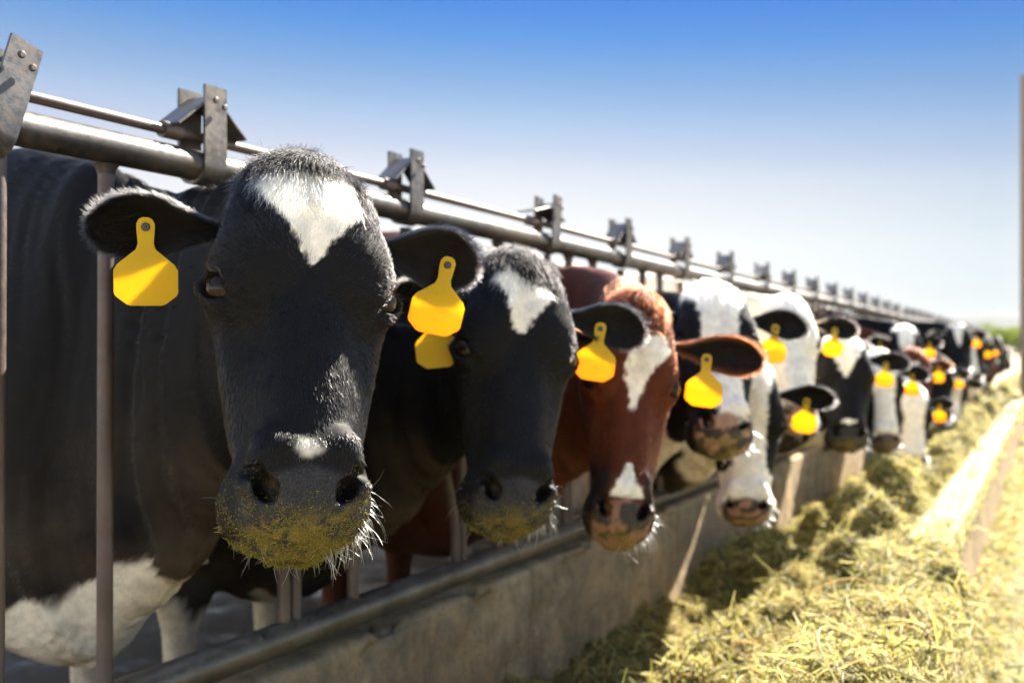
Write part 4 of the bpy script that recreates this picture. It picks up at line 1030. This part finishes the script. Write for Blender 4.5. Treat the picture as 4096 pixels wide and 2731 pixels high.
#@@COWLIST
def bl(*p): return [(a, c, w) for a, c, w in p]
FULL = bl((-.08, 0, .3), (.49, 0, .3))
COWS = [
 dict(seed=1, lod=0, eye=(708, 655, 1.41), turn=11, pitch=63, roll=-4, body=(-.50, opening(0)+.09), bhead=-8, bs=1.10, base=B_, up=.03,
      blaze=bl((.012, -.004, -.01), (.022, -.006, .055), (.045, -.004, .066), (.075, .006, .066), (.10, .010, .054), (.125, .008, .034), (.15, .004, .016), (.172, .004, .002), (.178, .004, -.006)),
      nosewhite=(.452, -.004, .014), bodywhite=lambda C: np.where(C[:, 0] < .35, (.555-C[:, 2])*4+.75*vnoise(C, 5, 3, 3), -1),
      earL=(.06, .02, 1.1), earR=(.08, .0, 1.5), tagR=(.60, .05, .0, -.05, .12, 'clean yellow tag hanging straight'), tagL=(.72, .15, -.22, .0, .9, 'tilted yellow tag with orange lower half'),
      hair=250000, whisk=150, crumbs=9000, dust=.75, label='large black cow in front with broad white forehead patch and two yellow ear tags'),
 dict(seed=2, lod=1, wy=.94, eye=(1198, 800, 2.02), turn=17, pitch=67, roll=-6, body=(-.50, opening(1)), bhead=-4, base=B_, up=.15,
      blaze=bl((.028, -.03, .0), (.040, -.036, .020), (.060, -.022, .040), (.075, .0, .054), (.095, .006, .050), (.12, .0, .036), (.15, -.006, .022), (.163, -.008, .014), (.172, -.008, .006), (.176, -.008, -.008)),
      earL=(.02, .02, .55, .218), earR=(.05, .0, .75), tagL=(.50, .25, -.15, .0, .9), tagR=(.42, .5, .1, 0, .1), patch=.5,
      hair=80000, hw=1.35, whisk=90, crumbs=2200, dust=.55, label='black cow with a small white star, second from the camera'),
 dict(seed=3, lod=1, wy=.80, hl=1.03, eye=(1455, 875, 2.32), turn=8, pitch=70, roll=-6, body=(-.55, opening(2)), bhead=-6, base=R_, up=.05,
      blaze=bl((.085, .06, -.01), (.10, .055, .030), (.125, .045, .048), (.145, .032, .052), (.168, .012, .040), (.20, .004, .028), (.24, .002, .014), (.275, 0, .004), (.285, 0, -.03), (.375, 0, -.03), (.395, 0, .004), (.44, 0, .026), (.462, 0, .042), (.47, 0, .042)),
      muzzledark=1, nose=(.30, .16, .11), nosespots=(.06, .05, .05), dust=.5, ear=np.array([.095, .026, .008]), patch=.9, socks=False,
      earL=(.02, .05, .6, .285), earR=(.05, .0, .7, .24), tagL=(.40, .4, -.10, .0, .5), hair=70000, hw=1.5, whisk=80, crumbs=700, label='reddish brown cow with a white blaze and white nose'),
 dict(seed=4, lod=1, eye=(1652, 775, 3.15), turn=14, pitch=55, roll=-3, body=(-.5, opening(3)), bhead=-5, base=B_, up=.1,
      blaze=bl((-.08, 0, .2), (.02, 0, .12), (.06, .0, .075), (.12, .0, .060), (.20, .0, .055), (.35, .01, .05), (.44, .02, .05), (.50, .03, .05)),
      nose=(.42, .25, .17), nosespots=(.05, .045, .045), spotbias=.05, dust=.6, patch=.1,
      earL=(.03, .05, .6, .205), earR=(.05, .0, .7), tagL=(.50, .35, -.12, .0, .9), hair=26000, hw=2.4, whisk=50, label='black cow with a wide white face and a pink spotted nose, head raised'),
 dict(seed=5, lod=1, eye=(1716, 968, 3.55), turn=6, pitch=76, roll=-1, body=(-.5, opening(4)), bhead=-8, base=B_, up=-.15,
      blaze=bl((-.08, 0, .12), (.02, 0, .08), (.12, .01, .056), (.25, .010, .052), (.36, .006, .056), (.385, 0, .075), (.40, 0, .2), (.49, 0, .2)), muzzlewhite=.385,
      nose=(.08, .06, .055), nosespots=(.42, .22, .16), spotbias=-.02, dust=.6, patch=-.05,
      earL=(.03, .05, .6, .205), earR=(.05, .0, .7), tagL=(.55, .4, -.10, .0, .35), hair=24000, hw=2.6, whisk=50, label='cow with lowered head, white muzzle and wide white stripe between black cheeks'),
 dict(seed=6, lod=1, wy=.88, hl=1.04, eye=(1822, 785, 4.3), turn=14, pitch=62, body=(-.5, opening(5)), bhead=-5, base=W_, whitehead=True, bodywhite=lambda C: np.ones(len(C)), up=.15, ear=np.array([.03, .022, .02]), earbase=(.45, .33, .22),
      nose=(.42, .26, .19), dust=.35, earL=(-.05, .05, .6, .235), earR=(.05, .0, .7), tagL=(.55, .3, -.12, .0, .3), hair=16000, hw=3.2, whisk=40, label='all white cow holding its head high'),
 dict(seed=7, lod=2, wy=1.04, eye=(1942, 862, 4.95), turn=10, pitch=64, body=(-.5, opening(6)), bhead=-5, base=B_, up=.05,
      blaze=bl((-.05, 0, .10), (.03, 0, .09), (.08, 0, .07), (.13, 0, .045), (.18, 0, .018), (.205, 0, .006), (.215, 0, -.01), (.43, 0, -.01), (.445, 0, .03), (.46, 0, .02), (.47, 0, -.01)),
      dust=.6, earL=(.0, .05, .6, .205), earR=(.05, .0, .7), tagL=(.5, .4, -.1, .0, .7), patch=.3, hair=12000, hw=4, whisk=30, label='black cow whose forehead carries a white pointed triangle and nose a white spot'),
 dict(seed=8, lod=2, wy=.88, eye=(2030, 888, 5.7), turn=14, pitch=68, body=(-.5, opening(7)), bhead=-5, base=B_, up=.0,
      blaze=bl((-.08, 0, .2), (.05, 0, .10), (.15, 0, .07), (.3, 0, .055), (.45, 0, .07), (.5, 0, .08)), dust=.5, nose=(.12, .09, .08),
      earL=(.0, .05, .6, .205), earR=(.05, .0, .7), tagL=(.5, .4, .0, .0, .9), patch=.15, hair=9000, hw=4.5, whisk=30, label='cow with a long narrow white face just right of the triangle marked cow'),
 dict(seed=9, lod=2, eye=(2098, 958, 6.9), turn=14, pitch=78, body=(-.5, opening(8)), base=B_, up=-.2, blaze=bl((-.08, 0, .12), (.2, 0, .06), (.49, 0, .09)), patch=.0, dust=.4, tagL=(.5, .4, 0, 0, .95), hair=5000, hw=6, label='cow with a pale drooping face reaching down into the hay'),
 dict(seed=10, lod=2, eye=(2104, 862, 7.5), turn=16, pitch=66, body=(-.5, opening(9)), base=R_, ear=np.array([.12, .04, .02]), blaze=bl((.1, 0, .02), (.3, 0, .02)), patch=.9, socks=False, tagL=(.5, .4, -.05, 0, .5), hair=6000, hw=6, label='small red brown cow seen by its rusty ear, middle of the row'),
 dict(seed=11, lod=2, wy=.94, eye=(2082, 806, 7.7), turn=8, pitch=64, body=(-.5, opening(10)), base=B_, blaze=bl((-.08, 0, .07), (.08, 0, .06), (.2, 0, .045), (.3, 0, .03), (.40, 0, .015)), patch=.2, tagL=(.5, .4, 0, 0, .9), tagR=(.5, .3, 0, 0, .8), hair=6000, hw=6, label='black cow with a tapering white blaze behind the red ear'),
 dict(seed=12, lod=2, eye=(2158, 878, 9.2), turn=14, pitch=66, body=(-.5, opening(12)), base=B_, patch=.3, tagL=(.5, .4, 0, 0, .8), hair=5000, hw=7, label='plain black cow with an orange bottomed tag above the pale lowered head'),
 dict(seed=13, lod=2, eye=(2187, 905, 9.7), turn=8, pitch=80, body=(-.5, opening(13)), base=B_, up=-.2, blaze=bl((-.08, 0, .12), (.2, 0, .07), (.49, 0, .07)), patch=.1, dust=.3, hair=4000, hw=7, label='far lowered head with a pale muzzle and sunlit white poll'),
 dict(seed=14, lod=2, eye=(2202, 783, 10.5), turn=10, pitch=60, body=(-.5, opening(14)), base=B_, blaze=bl((.0, 0, .06), (.08, 0, .045), (.16, 0, .03), (.26, 0, .008), (.28, 0, -.01)), patch=.3, tagL=(.5, .4, 0, 0, .8), hair=5000, hw=7, label='tall black cow with a white star against the far hill'),
 dict(seed=15, lod=2, eye=(2236, 812, 13.0), turn=12, pitch=66, body=(-.5, opening(18)), base=B_, blaze=bl((.1, 0, .02), (.3, 0, .03), (.49, 0, .05)), patch=.2, tagL=(.5, .4, 0, 0, .8), hair=3000, hw=9, label='distant black cow with a thin white stripe down its nose'),
 dict(seed=16, lod=2, eye=(2258, 808, 15.2), turn=12, pitch=66, body=(-.5, opening(21)), base=B_, patch=.3, tagL=(.5, .4, 0, 0, .8), label='distant dark cow with a bright orange tag near the row end'),
 dict(seed=17, lod=2, eye=(2312, 815, 24.0), turn=12, pitch=66, body=(-.5, opening(35)), base=B_, blaze=FULL, whitehead=True, label='farthest cow with a white face beside the tall pole'),
 dict(seed=20, lod=2, eyew=(.60, 11.8, .86), turn=-30, pitch=76, up=-.2, body=(-.5, opening(15)), base=B_, patch=.2, tagL=(.5, .4, 0, 0, .8), label='dark cow bending low over the hay beyond the pale lowered head'),
 dict(seed=21, lod=2, eyew=(.55, 13.2, 1.15), turn=-30, pitch=66, body=(-.5, opening(17)), base=B_, patch=.2, blaze=bl((0, 0, .05), (.3, 0, .03)), tagL=(.5, .4, 0, 0, .8), label='distant cow with short white blaze and dark neck below the far hill'),
 dict(seed=22, lod=2, eyew=(.62, 18.2, 1.0), turn=-30, pitch=70, body=(-.5, opening(23)), base=R_, patch=.5, label='distant brown cow with head over the hay ridge'),
 dict(seed=23, lod=2, eyew=(.58, 20.0, 1.2), turn=-30, pitch=64, body=(-.5, opening(26)), base=B_, patch=.1, blaze=bl((0, 0, .06), (.49, 0, .05)), tagL=(.5, .4, 0, 0, .8), label='distant black and white cow with long blaze near the row end'),
 dict(seed=24, lod=2, eyew=(.55, 22.2, 1.1), turn=-30, pitch=66, body=(-.5, opening(29)), base=B_, patch=.2, label='far black cow just before the white faced last one'),
] + [
 dict(seed=50+k, lod=2, wy=random.uniform(.86, 1.04), hl=random.uniform(.94, 1.06), eyew=(.56+.10*random.random(), T0+PITCH*k-.50, 1.0+.28*random.random()), turn=-30+random.uniform(-8, 8), pitch=random.uniform(60, 74), body=(-.5, opening(k)), base=R_ if k == 25 else B_, patch=random.uniform(.05, .5),
      blaze=bl((0, 0, random.uniform(.0, .06)), (.3, 0, random.uniform(-.01, .04))), tagL=(.5, .4, 0, 0, .8), group='small dark cows at the blurred far end of the row',
      label='red brown cow among the tiny dark cows at the blurred row end' if k == 25 else 'tiny dark cow lost in the blurred far end of the row') for k in (19, 20, 22, 24, 25, 27, 28, 30, 32)
] + [
 # animals standing loose in the pen
 dict(seed=31, lod=2, eyew=(-5.2, 7.6, 1.25), turn=160, pitch=50, body=(-3.4, 7.0), bhead=165, base=W_, whitehead=True, bodywhite=lambda C: np.ones(len(C)), group='cows loose in the pen', label='white cow standing behind the fence with its back under the rail'),
 dict(seed=32, lod=2, eyew=(-3.0, 10.8, 1.2), turn=80, pitch=55, body=(-2.6, 9.3), bhead=85, base=B_, patch=-.1, group='cows loose in the pen', label='piebald cow standing sideways in the pen behind the row'),
 dict(seed=33, lod=2, eyew=(-4.8, 4.6, 1.15), turn=-100, pitch=60, body=(-4.4, 6.0), bhead=-95, base=B_, patch=.0, group='cows loose in the pen', label='black and white cow on the wet pen floor between the bars'),
]
for sp in COWS: cow(sp)
